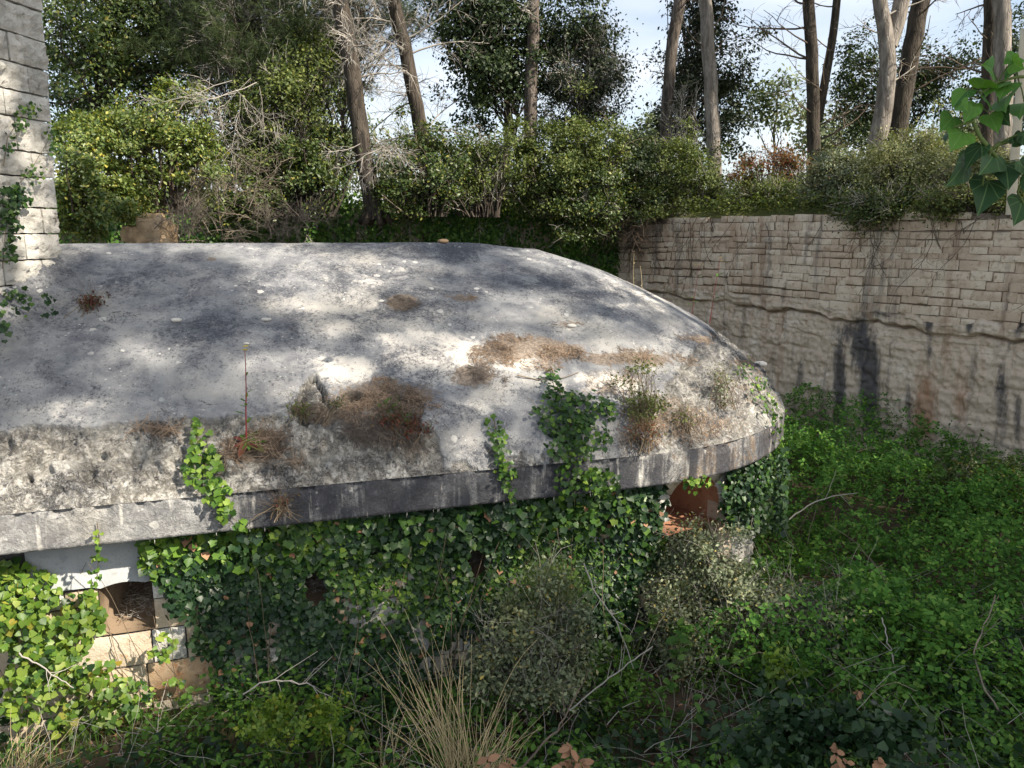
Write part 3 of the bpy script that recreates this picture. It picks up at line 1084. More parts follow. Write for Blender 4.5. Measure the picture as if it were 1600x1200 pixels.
# blocks round the curved end
for ri in range(7):
    zt_ = ZB - .02 - .34 * ri
    r2 = np.random.default_rng(400 + ri)
    a = r2.uniform(.0, .1)
    while a < 2.2:
        b = a + r2.uniform(.12, .2)
        c0, c1 = a, b
        if c1 > ARCH_A - half and c0 < ARCH_A + half:
            if ARCH_A - half - c0 > .03:
                c1 = ARCH_A - half
            elif c1 - ARCH_A - half > .03:
                c0 = ARCH_A + half
            else:
                a = b
                continue
        m_ = (c0 + c1) / 2
        ow = -NX * math.cos(m_) + AX * math.sin(m_)
        tg = NX * math.sin(m_) + AX * math.cos(m_)
        put_block('stone_block', (BIG + BIGW)[int(r2.integers(8))], CEN + ow * RW + UP * (zt_ - .17), tg, -ow,
                  ((c1 - c0) * RW - .015, .2, .325), bunker, 0, r2)
        a = b
# arched opening in the curved end: flat stone panel with an arched hole, ring stones, terracotta inside
ow = -NX * math.cos(ARCH_A) + AX * math.sin(ARCH_A)
tg = NX * math.sin(ARCH_A) + AX * math.cos(ARCH_A)
cw = RW * math.cos(half) + .03
hw, zsp, rr = .53, ZB - .60, .53
zcap = zsp + .55


def arch_curve(w, rise, n=13):
    th = np.linspace(math.pi, 0, n)
    return np.stack([w * np.cos(th), rise * np.sin(th)], -1)


inner = arch_curve(hw, .5)
outer = np.stack([np.clip(inner[:, 0] * 1.6, -.74, .74), np.full(13, ZB - .02 - zsp)], -1)
outer[0] = (-.74, 0)
outer[-1] = (.74, 0)


def A3(q, dep):
    return np.stack([CEN + ow * (cw - dep) + tg * x + UP * (zsp + z) for x, z in q])


A = Acc()
A.add(np.concatenate([A3(inner, .03), A3(outer, .03)]), np.array([[i, i + 1, i + 14, i + 13] for i in range(12)]))
for sgn in (-1, 1):
    x0, x1 = (-.74, -hw) if sgn < 0 else (hw, .74)
    A.add(box_pts(CEN + ow * (cw - .03) + tg * x0 + UP * -.3, tg * (x1 - x0), -ow * .3, UP * (zsp + .3)), BOXF)
part('arch_panel', A, M['mortar'], bunker)
A = Acc()
A.add(np.concatenate([A3(inner, .0), A3(inner * np.array([.9, .9]), 1.0)]), np.array([[i, i + 13, i + 14, i + 1] for i in range(12)]))
for sgn in (-1, 1):
    q = np.array([(sgn * hw, 0), (sgn * hw, -.8)])
    A.add(np.concatenate([A3(q, .0), A3(q * np.array([.9, 1]), 1.0)]), np.array([[0, 2, 3, 1]]))
q = np.array([(-hw, -.26), (hw, -.26)])
A.add(np.concatenate([A3(q, 0), A3(q, 1.0)]), np.array([[0, 1, 3, 2]]))
q = np.array([(-hw, -.8), (hw, -.8), (hw, .5), (-hw, .5)])
A.add(A3(q, .95), np.array([[0, 1, 2, 3]]))
part('arched_recess', A, M['terracotta'], bunker, True)
# ring stones and jamb stones
cuts = np.linspace(math.pi, 0, 6)
for i in range(5):
    t0, t1 = cuts[i] - .015, cuts[i + 1] + .015
    tt = np.linspace(t0, t1, 4)
    pi_ = np.stack([hw * np.cos(tt), .5 * np.sin(tt)], -1)
    po_ = np.stack([np.clip((hw + .24) * np.cos(tt), -.72, .72), np.minimum((.5 + .24) * np.sin(tt), ZB - .03 - zsp)], -1)
    A = Acc()
    A.add(np.concatenate([A3(pi_, -.02), A3(po_, -.02), A3(pi_, .28), A3(po_, .28)]),
          np.array([[j, j + 1, j + 5, j + 4] for j in range(3)] + [[j, j + 8, j + 9, j + 1] for j in range(3)] + [[j + 4, j + 5, j + 13, j + 12] for j in range(3)]
                   + [[0, 4, 12, 8], [3, 11, 15, 7]]))
    part('arch_stone', A, M['block_warm'] if i % 2 else M['block'], bunker)
for sgn in (-1, 1):
    for j in range(4):
        put_block('stone_block', BIGW[j % 3], CEN + ow * (cw + .01) + tg * sgn * (hw + .16) + UP * (zsp - .145 - .29 * j), tg, -ow, (.34, .2, .275), bunker)

# ============================================================ stone tower at the left
TC = np.array([-5.62, 9.70, 0.0])
ang = math.radians(11)
TE = np.array([math.sin(ang), math.cos(ang), 0])
TN = np.array([TE[1], -TE[0], 0])
LEAN = .045
tower = thing('stone_tower', 'tall tower of pale hewn limestone blocks rising from the dome at the left edge', 'tower', TC + UP * 3.6)


def tower_hit(u, v):
    d = ray(u, v)
    t = 8.0
    for _ in range(20):
        z = d[2] * t + EYE
        off = TC @ TN + LEAN * (z - 4.5)
        t = off / (d @ TN)
    p = d * t
    return float((TC - p) @ TE), float(p[2] + EYE)


A = Acc()


def tpt(k, dep, z):
    return TC - TE * k + TN * (LEAN * (z - 4.5) - dep) + UP * z


q = [tpt(0.05, .14, 2.6), tpt(4, .14, 2.6), tpt(4, 3, 2.6), tpt(0.05, 3, 2.6), tpt(0.05, .14, 10.5), tpt(4, .14, 10.5), tpt(4, 3, 10.5), tpt(0.05, 3, 10.5)]
A.add(np.array(q), BOXF[:, ::-1])
part('tower_core', A, M['mortar'], tower)
trow_px = [20, 66, 110, 151, 190, 240, 278, 325, 365, 405, 442, 484, 528]
tz = [tower_hit(72, v)[1] for v in trow_px]
tz = [tz[0] + .36 * j for j in range(9, 0, -1)] + tz
tj = {0: [2], 1: [34], 2: [10, 60], 3: [], 4: [35], 5: [57], 6: [37], 7: [66], 8: [36], 9: [60], 10: [25], 11: []}
for ri in range(len(tz) - 1):
    r2 = np.random.default_rng(500 + ri)
    zt_, zb2 = tz[ri], tz[ri + 1]
    idx = ri - 9
    js = [0.0]
    for u in sorted(tj.get(idx, []), reverse=True):
        js.append(tower_hit(u, 300)[0])
    if len(js) == 1:
        js.append(r2.uniform(.6, 1.0))
    while js[-1] < 3.0:
        js.append(js[-1] + r2.uniform(.5, .8))
    for a, b in zip(js[:-1], js[1:]):
        c = tpt((a + b) / 2, r2.uniform(-.008, .008), (zt_ + zb2) / 2)
        put_block('stone_block', (BIG + BIG + BIGW[:1])[int(r2.integers(11))], c, -TE, -TN, (abs(b - a) - .016, .22, zt_ - zb2 - .018), tower, 0, r2)
        # quoins also face away along the far side
# concrete haunch where roof meets the tower
A = Acc()
n = 40
kk = np.linspace(-.02, 3.2, n)
prof = np.linspace(0, 1, 9)
hp = []
for k in kk:
    b0 = TC - TE * k
    for s_ in prof:
        x = .46 * s_
        pz = b0 + TN * x
        dz = dome_z(pz[0], pz[1])
        h_ = .30 * (1 - s_) ** 1.8
        hp.append(pz + UP * (dz + h_ - .015))
hp = np.array(hp)
hp[:, 2] += (fbm(hp * 6, 3, 3) - .5) * .05
nH = len(hp)
A.add(hp, grid_faces(n, 9))
part('haunch', A, M['concrete'], bunker, True, {'lich_shade': np.full(nH, .5), 'rough': np.full(nH, .1), 'brown': np.zeros(nH), 'pale': np.zeros(nH)})

# ============================================================ ditch wall on the right
def crack_z(k):
    return EYE - 2.19 + .42 * k / 9.88 + (fbm(np.stack([k * .9, k * 0, k * 0], -1), 3, 77) - .5) * .22 + (fbm(np.stack([k * 3.5, k * 0 + 4, k * 0], -1), 3, 78) - .5) * .16


dwall = thing('ditch_wall', 'tall ditch wall at right, coursed stones above a cut rock face with dark streaks', 'wall', W0 + WD * 4)
dwall['label'] = 'tall ditch wall at right, coursed stones above a cut rock face with dark streaks'
kg = np.concatenate([np.linspace(-9, -2, 60)[:-1], np.linspace(-2, KEND + .1, 520)])
vg = np.concatenate([np.linspace(-.4, 2.6, 80), np.linspace(2.62, 4.4, 100)])
KG, VG = np.meshgrid(kg, vg, indexing='ij')
cz = crack_z(kg)[:, None]
pw = W0 + WD * KG[..., None] + UP * VG[..., None]
fw = pw.reshape(-1, 3)
b1 = (fbm(fw * .8, 4, 80) - .5).reshape(KG.shape)
b2 = (fbm(fw * 3.5, 4, 81) - .5).reshape(KG.shape)
lay = (fbm(np.stack([KG * .8, VG * 9, KG * 0], -1).reshape(-1, 3), 4, 82) - .5).reshape(KG.shape)
b4 = (fbm(fw * 11, 3, 83) - .5).reshape(KG.shape)
above = sstep(-.02, .02, VG - cz)


def cells(a, b, seed):
    """one random value per cell of a broken, brick-like lattice"""
    row = np.floor(b + .6 * (vnoise(np.stack([a * .6, b * 0, a * 0], -1).reshape(-1, 3), seed + 5).reshape(a.shape)))
    col_ = np.floor(a + row * .37 + .7 * vnoise(np.stack([a * .8, row * 3.1, a * 0], -1).reshape(-1, 3), seed + 6).reshape(a.shape))
    h_ = np.sin(row * 127.1 + col_ * 311.7 + seed) * 43758.5453
    return h_ - np.floor(h_)


blk = cells(KG * 2.6, (VG - cz) / .11, 3) - .5
blk2 = cells(KG * 1.1, VG / .42, 11) - .5
outp = (1 - above) * (-.03 + .05 * np.clip((cz - VG) / 2.5, 0, 1.2) + .09 * b1 + .10 * b2 + .14 * b4 + .10 * lay + .05 * blk2)
outp += above * (.01 + .08 * b2 + .08 * lay + .10 * b4 + .07 * blk)
outp -= above * sstep(.2, .42, VG - cz) * (.14 + .18 * lay)
outp -= (1 - above) * .07 * np.clip(1 - (cz - VG) / .45, 0, 1)
outp -= .22 * np.exp(-((VG - cz + .02) / .03) ** 2) * (.3 + .7 * sstep(.3, .6, vnoise(np.stack([KG * 2.1, KG * 0, KG * 0], -1).reshape(-1, 3), 19).reshape(KG.shape)))
gap = np.exp(-(((VG - cz + .9 + .35 * (fbm(np.stack([KG * .7, KG * 0 + 5, KG * 0], -1).reshape(-1, 3), 3, 85).reshape(KG.shape) - .5)) / .03) ** 2)) * sstep(.5, .62, vnoise(np.stack([KG * .5, KG * 0, KG * 0], -1).reshape(-1, 3), 9).reshape(KG.shape))
outp -= gap * .08
pw = pw + WN * outp[..., None]
fw2 = pw.reshape(-1, 3)
dark = blobs_px(fw2, [(1358, 600, 20, 100, 1.0), (1345, 540, 20, 60, .9), (1312, 600, 13, 95, .85), (1330, 520, 40, 22, .7), (1250, 590, 12, 60, .5), (1451, 490, 9, 36, 1.0), (1452, 540, 8, 60, .55), (1515, 500, 8, 22, 1.0), (1592, 490, 12, 40, 1.0),
                      (1250, 462, 30, 10, .5), (1380, 490, 26, 12, .55), (1420, 640, 10, 60, .55), (1565, 620, 14, 80, .7), (1590, 650, 10, 60, .6), (1300, 480, 14, 14, .5), (1275, 580, 10, 60, .35)])
rust = blobs_px(fw2, [(1445, 640, 28, 80, .8), (1500, 620, 18, 70, .6), (1240, 450, 60, 14, .6), (1350, 460, 40, 25, .6), (1460, 480, 24, 30, .7), (1570, 480, 20, 40, .6), (1080, 440, 90, 16, .55), (1200, 560, 20, 30, .4)])
A = Acc()
A.add(fw2, grid_faces(len(kg), len(vg)))
part('rock_face', A, M['rock'], dwall, True, {'dark': dark, 'rust': rust})
# masonry body and stones
A = Acc()
A.add(box_pts(W0 + WD * -9 + UP * 3.6 - WN * .035, WD * (KEND + 9.0), -WN * .8, UP * (WTOP - 3.6 - .04)), BOXF)
part('wall_core', A, M['wallcore'], dwall)
cand = []
z = WTOP
ri = 0
while z > 3.15:
    r2 = np.random.default_rng(600 + ri)
    h = r2.uniform(.13, .25)
    k = -5 + r2.uniform(0, .3)
    while k < KEND:
        L = r2.uniform(.16, .62)
        c = k + L / 2
        czk = float(crack_z(np.array([c]))[0]) + .26
        if z - h * .5 > czk:
            cand.append((c, z - h / 2, min(L, KEND - k), h, r2.random(), r2.integers(10), r2.uniform(-.03, .035), ri))
        k += L
    z -= h
    ri += 1
uu, vv, dd = to_px(np.array([W0 + WD * c[0] + UP * c[1] for c in cand]))
score = np.array([c[2] * c[3] for c in cand]) / dd ** 2 * np.where((uu < 1640) & (uu > 900), 1, 0)
order = np.argsort(-score)
single_ids = set(order[:295].tolist())
A = Acc()
for i, (c, zc, L, h, q, vi, pr, ri) in enumerate(cand):
    me = SMALL[int(vi)]
    top_gap = ri == 0 and q < .25
    if top_gap:
        continue
    ctr_ = W0 + WD * c + UP * (zc + (q - .5) * .03 + .12 * (float(vnoise(np.array([[c * .45, ri * .35, 2.0]]), 5)[0]) - .5) * min(1, ri * .5)) + WN * (pr + .02)
    hh_ = h - .010 + (.05 * (q - .4) if ri == 0 else 0)
    if i in single_ids:
        put_block('stone', me, ctr_, -WD, -WN, (L - .012, .22, hh_ * (.9 + .12 * ((q * 7.3) % 1))), dwall, (q - .5) * .09)
    else:
        Vb = np.array([v.co for v in me.vertices])
        Vw = ctr_ + Vb[:, :1] * -WD * (L - .022) + Vb[:, 1:2] * -WN * .22 + Vb[:, 2:3] * UP * hh_
        nv = len(me.polygons)
        A.add(Vw, np.array([p.vertices[:] for p in me.polygons]))
part('stonework', A, M['wallstone'], dwall, kind='stuff')

# the ditch wall behind the bunker, under ivy
bwall = thing('ditch_wall', 'rough rock ditch wall behind the dome, hidden under a curtain of dark ivy', 'wall', CORNER + BD * 6)
kg = np.linspace(-.2, BLEN + 8, 130)
vg = np.linspace(-.4, WTOP + .25, 40)
KG, VG = np.meshgrid(kg, vg, indexing='ij')
pw = CORNER + BD * KG[..., None] + UP * VG[..., None]
fw = pw.reshape(-1, 3)
o_ = ((fbm(fw * .9, 4, 90) - .5) * .7 + (fbm(fw * 3.5, 3, 91) - .5) * .2).reshape(KG.shape)
pw = pw + BN * o_[..., None] * sstep(0, .4, KG)[..., None]
A = Acc()
A.add(pw.reshape(-1, 3), grid_faces(len(kg), len(vg)))
part('rock_face', A, M['rock'], bwall, True, {'dark': np.zeros(KG.size) + .2, 'rust': np.zeros(KG.size) + .3})

# ============================================================ plants: builders
def blob(u, v, ru, rv, Y, w=1.0):
    c = P(u, v, Y)
    d = np.linalg.norm(c[:2])
    return (c, np.array([ru / 1200 * Y, min(ru, rv) / 1200 * Y * .85, rv / 1200 * Y]), w)


def clump_pts(blobs, n, r, shell=.45):
    w = np.array([b[2] * np.prod(b[1]) ** (2 / 3) for b in blobs])
    cnt = np.maximum(1, np.round(n * w / w.sum()).astype(int))
    C, O = [], []
    for (c, rad, _), k in zip(blobs, cnt):
        d = unit(r.normal(0, 1, (k, 3)))
        q = d * (r.uniform(shell ** 3, 1, k) ** (1 / 3))[:, None]
        C.append(c + q * rad)
        O.append(d)
    return np.concatenate(C), np.concatenate(O)


def curve_to(base, tips, r, K=6, lift=.35, wob=.06):
    """bowed branches from base to every tip"""
    n = len(tips)
    b = np.broadcast_to(np.asarray(base, float), (n, 3))
    mid = b * .45 + tips * .55
    L = np.linalg.norm(tips - b, axis=1, keepdims=True)
    mid = mid + UP * L * lift * .4 + r.normal(0, 1, (n, 3)) * L * .08
    t = np.linspace(0, 1, K)[None, :, None]
    p = (1 - t) ** 2 * b[:, None] + 2 * t * (1 - t) * mid[:, None] + t ** 2 * tips[:, None]
    p[:, 1:-1] += r.normal(0, 1, (n, K - 2, 3)) * L[:, None] * wob * .4
    return p


def foliage_acc(blobs, kind, size, nleaf, r, clump=.22, nclump=None, upb=.45, shell=.45, wid=1.0, droop=None):
    nclump = nclump or max(12, nleaf // 110)
    C, O = clump_pts(blobs, nclump, r, shell)
    C = C + O * (r.exponential(.21, (len(C), 1)) - .14) * np.mean([b[1][0] for b in blobs])
    pw_ = r.uniform(.2, 1.8, len(C))
    idx = r.choice(len(C), nleaf, p=pw_ / pw_.sum())
    off = r.normal(0, 1, (nleaf, 3)) * clump * np.array([1, 1, .7]) * r.uniform(.5, 1.25, (len(C), 1))[idx]
    pos = C[idx] + off
    nr = O[idx] * .7 + UP * upb + r.normal(0, .6, (nleaf, 3))
    A_ = Acc()
    leaves(A_, kind, pos, leaf_axes(nr, droop, r), size * r.uniform(.5, 1.45, nleaf), wid)
    return A_, C


def bush(name, label, cat, base, blobs, kind, size, nleaf, mat, wood='bark_dark', group=None, seed=1, clump=.22, stem_r=.05,
         parts_=('foliage', 'stem'), shell=.45, nclump=None, twigs=0, twigmat='twig', upb=.45, wid=1.0, twr=.010):
    r = np.random.default_rng(seed)
    base = np.asarray(base, float)
    t = thing(name, label, cat, base, group)
    F_, C = foliage_acc(blobs, kind, size, nleaf, r, clump, nclump, upb, shell, wid)
    part(parts_[0], F_, M[mat], t)
    W = Acc()
    k = min(len(C), 90)
    sel = C[r.permutation(len(C))[:k]]
    ext = float(np.mean([b[1][0] for b in blobs]))
    if cat == 'tree':
        cen_ = np.mean([b[0] for b in blobs], 0)
        tr = curve_to(base - UP * .2, (cen_ + UP * ext * .5)[None], r, 14, .1, .02)
        tubes(W, tr, stem_r, stem_r * .3, 9)
        st_ = tr[0][r.integers(5, 14, k)]
        br = np.array([curve_to(a_, b_[None], r, 6, .25)[0] for a_, b_ in zip(st_, sel)])
        stem_r = stem_r * .35
    else:
        foot = base - UP * .1 + (sel - base) * np.array([.55, .55, 0]) * r.uniform(.5, 1, (k, 1)) + r.normal(0, .1, (k, 3)) * np.array([1, 1, 0])
        br = np.array([curve_to(a_, b_[None], r, 6, .25)[0] for a_, b_ in zip(foot, sel)])
    tubes(W, br, stem_r * r.uniform(.35, 1, k), stem_r * .12, 4)
    tw = spawn(br, 4, .4, 1, .2, .55, .7, 3, .2, 0, .3, r)
    tubes(W, tw, stem_r * .15, stem_r * .06, 3)
    part(parts_[1], W, M[wood], t)
    if twigs:
        T_ = Acc()
        tw = spawn(br, max(1, twigs * 2 // 3), .3, 1, .35, .9, .6, 4, .2, .02, .2, r)
        tubes(T_, tw, twr, twr * .4, 3)
        tw2 = spawn(tw, 2, .2, 1, .15, .45, .7, 3, .2, 0, .3, r)
        tubes(T_, tw2, twr * .6, twr * .3, 3)
        part('dead_twig', T_, M[twigmat], t, kind='stuff')
    return t


def dead_twigs(acc, br, n2, n3, l2, l3, r, rad=.011, grav=-.06):
    t2 = spawn(br, n2, .15, 1, l2 * .5, l2, .85, 5, .16, grav, .35, r)
    tubes(acc, t2, rad, rad * .45, 3)
    if n3:
        t3 = spawn(t2, n3, .15, 1, l3 * .4, l3, .75, 4, .22, grav, .3, r)
        tubes(acc, t3, rad * .55, rad * .28, 3)
        return t3
    return t2


def tree(name, label, pxs, Y, w0, w1, mat='bark', group=None, seed=1, ext=5.0, nbr=10, brl=2.2, n2=8, n3=7, lo=.15, hi=.85, grav=-.05,
         twigmat='twig_dark', crown=2500, crown_r=2.2, forks=(), ang=1.25, brr=.03, base_z=None, crown_mat='pine', dz=0.0, flat=.55):
    """pxs: trunk axis in photo pixels from base to top; w0,w1 trunk widths in pixels"""
    r = np.random.default_rng(seed)
    pts = np.array([P(u, v, Y) for u, v in pxs])
    base = pts[0].copy()
    lowz = float(base_z if base_z is not None else WTOP + .1)
    d0 = unit(pts[0] - pts[1])
    if pts[0, 2] > lowz:
        L = (pts[0, 2] - lowz) / max(.3, abs(d0[2]))
        pts = np.concatenate([[pts[0] + d0 * L * .9 - UP * .25], pts])
    dt = unit(pts[-1] - pts[-2])
    top = pts[-1] + dt * ext
    pts = np.concatenate([pts, [top]])
    # resample smoothly
    cum = np.concatenate([[0], np.cumsum(np.linalg.norm(np.diff(pts, axis=0), axis=1))])
    s = np.linspace(0, cum[-1], 26)
    q = np.stack([np.interp(s, cum, pts[:, i]) for i in range(3)], -1)
    for _ in range(3):
        q[1:-1] = q[:-2] * .25 + q[1:-1] * .5 + q[2:] * .25
    q[1:-1] += (r.normal(0, 1, (24, 3)) * .012 * Y / 20)
    t = thing(name, label, 'tree', q[0], group)
    A_ = Acc()
    ra, rb = .87 * w0 / 2400 * Y, .87 * w1 / 2400 * Y
    frac = (cum[-1] - ext) / cum[-1]
    rend = max(.05, ra + (rb - ra) / max(frac, .2))
    tubes(A_, q, ra, rend, 12)
    # root flare
    fl = polyl(np.repeat((q[0] + UP * .5)[None], 6, 0), np.stack([np.cos(np.arange(6) * 1.05), np.sin(np.arange(6) * 1.05), -np.ones(6) * 1.6], -1), .75, 4, .05)
    tubes(A_, fl, ra * .6, ra * .3, 5)
    part('trunk', A_, M[mat], t, True)
    tops = [q[-1]]
    for fk in forks:
        fp_ = np.array([P(u, v, Y + .15) for u, v in fk['px']])
        dt2 = unit(fp_[-1] - fp_[-2])
        fp_ = np.concatenate([fp_, [fp_[-1] + dt2 * ext * .8]])
        cm = np.concatenate([[0], np.cumsum(np.linalg.norm(np.diff(fp_, axis=0), axis=1))])
        s = np.linspace(0, cm[-1], 18)
        fq = np.stack([np.interp(s, cm, fp_[:, i]) for i in range(3)], -1)
        for _ in range(2):
            fq[1:-1] = fq[:-2] * .25 + fq[1:-1] * .5 + fq[2:] * .25
        A_ = Acc()
        tubes(A_, fq, fk['w0'] / 2400 * Y, fk['w1'] / 2400 * Y, 9)
        part('limb', A_, M[fk.get('mat', mat)], t, True)
        if fk.get('br'):
            B2 = spawn(fq[None], fk['br'], .1, .8, brl * .4, brl * .9, ang, 6, .12, grav, .2, r)
            A_ = Acc()
            tubes(A_, B2, brr * .7, .008, 4)
            dead_twigs(A_, B2, n2 // 2 + 1, n3 // 2 + 1, .7, .4, r)
            part('dead_branch', A_, M[twigmat], t, kind='stuff')
        tops.append(fq[-1])
    if nbr:
        B = spawn(q[None], nbr, lo, hi, brl * .45, brl, ang, 7, .12, grav, .3, r)
        A_ = Acc()
        tubes(A_, B, brr, .009, 4)
        if n2:
            dead_twigs(A_, B, n2, n3, brl * .42, brl * .22, r)
        part('dead_branch', A_, M[twigmat], t, kind='stuff')
    if crown:
        bl = [(tp + UP * (.3 + dz), np.array([crown_r, crown_r, crown_r * flat]), 1.0) for tp in tops]
        F_, C = foliage_acc(bl, 'needle', .24, crown, r, .30, max(20, crown // 40), .3, .2)
        part('crown', F_, M[crown_mat], t)
        A_ = Acc()
        for tp in tops:
            sel = C[np.linalg.norm(C - tp, axis=1) < crown_r * 1.4][:40]
            if len(sel):
                tubes(A_, curve_to(tp - UP * .8, sel, r), .05, .012, 4)
        part('branch', A_, M[mat], t)
    return t


# ============================================================ big tree and shrub masses, left to right
GB = 'evergreen shrubs beyond the ditch'
def gbase(u, Y, z=None):
    p = P(u, 400, Y)
    p[2] = WTOP + .1 if z is None else z
    return p


bush('evergreen_tree', 'large dark evergreen tree with yellow tips, just right of the stone tower top', 'tree', gbase(150, 23.5), [
    blob(120, 30, 90, 110, 23, 1), blob(215, 60, 100, 90, 24, 1), blob(110, 170, 70, 60, 22.5, .8), blob(300, -20, 110, 90, 25, .8), blob(190, 150, 90, 60, 24.5, .7), blob(110, 90, 80, 110, 26, .9)],
    'diamond', 0.116, 36120, 'laurel_dark', 'bark_dark', None, 11, .30, .16, ('crown', 'trunk'), .3)
bush('laurel_shrub', 'broad bright green laurel bush in full sun, tallest of the sunlit bushes left', 'shrub', gbase(250, 18.6), [
    blob(252, 180, 62, 52, 18.6, 1), blob(205, 225, 50, 55, 18.3, .9), blob(285, 245, 48, 52, 18.4, .9), blob(230, 285, 50, 30, 18.2, .6)],
    'diamond', 0.089, 24080, 'laurel', 'twig_dark', GB, 12, .17, .04, shell=.6, nclump=95)
bush('laurel_shrub', 'yellow tipped laurel bush hugging the tower edge, above the dome crest', 'shrub', gbase(140, 17.8), [
    blob(120, 235, 42, 50, 17.8, 1), blob(150, 300, 55, 45, 17.6, 1), blob(115, 330, 40, 40, 17.5, .8), blob(185, 325, 40, 28, 17.4, .6)],
    'diamond', 0.089, 19264, 'laurel', 'twig_dark', GB, 13, .16, .04, shell=.6, nclump=80)
bush('pine_tree', 'bushy grey green pine full of dead twigs, between the dark evergreen and the first trunk', 'tree', gbase(380, 23), [
    blob(390, 40, 100, 90, 23, 1), blob(330, 90, 80, 60, 22.5, .7), blob(450, 90, 70, 80, 23, .8), blob(420, 150, 70, 50, 22, .5), blob(300, 30, 90, 60, 24, .7)],
    'needle', .22, 11000, 'pine', 'bark', None, 14, .32, .12, ('crown', 'trunk'), .25, 120, 14, 'twig')
bush('evergreen_shrub', 'mid green shrub with sunlit leaves behind the pale dead branches', 'shrub', gbase(450, 21.5), [
    blob(450, 190, 55, 80, 21.5, 1), blob(480, 110, 45, 60, 22, .7), blob(420, 250, 50, 50, 21, .8), blob(375, 210, 45, 60, 21.5, .7)],
    'diamond', 0.097, 15652, 'olive', 'bark_dark', GB, 15, .26, .08, shell=.4, twigs=6)
bush('evergreen_shrub', 'dark olive shrub at the foot of the leaning bark trunk', 'shrub', gbase(480, 20.8), [
    blob(470, 275, 45, 45, 20.8, 1), blob(510, 240, 40, 45, 21.5, .7), blob(380, 300, 60, 40, 20.2, .8)],
    'diamond', 0.089, 10836, 'laurel_dark', 'bark_dark', GB, 16, .22, .06, shell=.4)

# grey brushwood in front of the left bushes
def brush(name, label, u, v, ru, rv, Y, n, seed, mat='twig', group=None, down=False, rad=.008, n2=9, n3=5):
    r = np.random.default_rng(seed)
    c = P(u, v + rv, Y)
    t = thing(name, label, 'brushwood', c, group)
    base = c + r.normal(0, 1, (n, 3)) * np.array([ru / 1200 * Y * .45, .2, .08])
    d = np.stack([r.normal(0, .7, n), r.normal(-.1, .5, n), np.abs(r.normal(.8, .35, n))], -1)
    if down:
        base[:, 2] = P(u, v - rv, Y)[2] + r.normal(0, .12, n)
        d[:, 2] *= -1
    H = 2 * rv / 1200 * Y
    b = polyl(base, d, r.uniform(.5, 1.1, n) * H, 6, .16, -.07 if not down else .0, r)
    A_ = Acc()
    tubes(A_, b, rad * 1.5, rad * .7, 3)
    part('branch', A_, M[mat], t, kind='stuff')
    A_ = Acc()
    dead_twigs(A_, b, n2, n3, H * .45, H * .22, r, rad * .8, -.05)
    part('twig', A_, M[mat], t, kind='stuff')
    return t


GD = 'dead brushwood on the far side of the dome'
brush('dead_brush', 'brown dead brushwood under the bright laurel bush, left of the boulder gap', 300, 325, 62, 42, 17.3, 20, 21, 'twig_brown', GD)
brush('dead_brush', 'grey brown dead brushwood above the dome crest, right of the bright bushes', 435, 330, 60, 34, 17.6, 18, 22, 'twig_brown', GD)
brush('dead_brush', 'pale tangled dead branches hanging beside the bright laurel bush', 385, 200, 60, 70, 18.8, 8, 23, 'twig', GD, True)
brush('dead_brush', 'bleached dead branch drooping from the dark leaning trunk over the ivy', 590, 265, 45, 38, 19.0, 8, 24, 'twig', GD, True)
brush('dead_brush', 'reddish brown twiggy brush low beneath the laurel bush', 345, 270, 50, 55, 18.0, 10, 25, 'twig_brown', GD)
for i, (u, v, s_, lab) in enumerate([(240, 364, 30, 'brown boulder beneath the laurel bush, above the dome crest'), (208, 366, 17, 'small brown rock left of the larger boulder above the dome crest')]):
    r = np.random.default_rng(30 + i)
    th, ph = np.meshgrid(np.linspace(0, 2 * math.pi, 41)[:-1], np.linspace(0, math.pi, 22), indexing='ij')
    d = np.stack([np.cos(th) * np.sin(ph), np.sin(th) * np.sin(ph), np.cos(ph)], -1).reshape(-1, 3)
    c = P(u, v, 17.6)
    rr_ = s_ / 1200 * 17.6
    A = Acc()
    ds = np.sign(d) * np.abs(d) ** .6
    q = ds * rr_ * (.62 + .9 * (fbm(d * 2.2 + i * 5, 4, 30) - .3))[:, None] * np.array([1.1, .9, 1.0])
    A.add(c + q, grid_faces(40, 22, True)[:, ::-1])
    single('boulder', A, M['boulder'], lab, 'boulder', c, False)

# ============================================================ trunks on the far bank
GT = 'tall pine trunks beyond the ditch'
tree('pine_tree', 'dark leaning pine trunk hung with pale dead twigs, leftmost of the bare trunks', [(578, 290), (560, 200), (548, 90), (530, -5)], 21.5, 32, 28, 'bark_dark', GT, 41,
     5, 22, 2.6, 10, 7, .3, .85, -.09, 'twig', 1800, 2.0)
tree('pine_tree', 'dark pine trunk curving left with drooping grey twigs, second from the left', [(660, 215), (640, 110), (615, 0)], 23.5, 26, 22, 'bark_dark', GT, 42,
     5, 22, 3.0, 11, 7, .1, .8, -.06, 'twig', 1800, 2.0)
tree('pine_tree', 'straight brown trunk through the middle of the dense blue green crown', [(828, 225), (831, 100), (834, 0)], 24.5, 24, 21, 'bark', GT, 43, 5, 9, 2.6, 6, 5, .3, .85, .02, 'twig', 1500, 2.0)
tree('pine_tree', 'thin crooked trunk inside the dense crown, left of the straight brown trunk', [(792, 225), (795, 120), (778, 40)], 25, 13, 10, 'bark', GT, 44, 4, 6, 1.8, 5, 4, .3, .8, 0, 'twig_dark', 600, 1.5)
tree('pine_tree', 'slim grey trunk leaning right in front of the cypress, left of its neighbour', [(1040, 230), (1044, 120), (1062, -5)], 27, 20, 20, 'bark', GT, 45, 5, 9, 1.6, 4, 3, .15, .8, .05, 'twig_dark', 1500, 2.2)
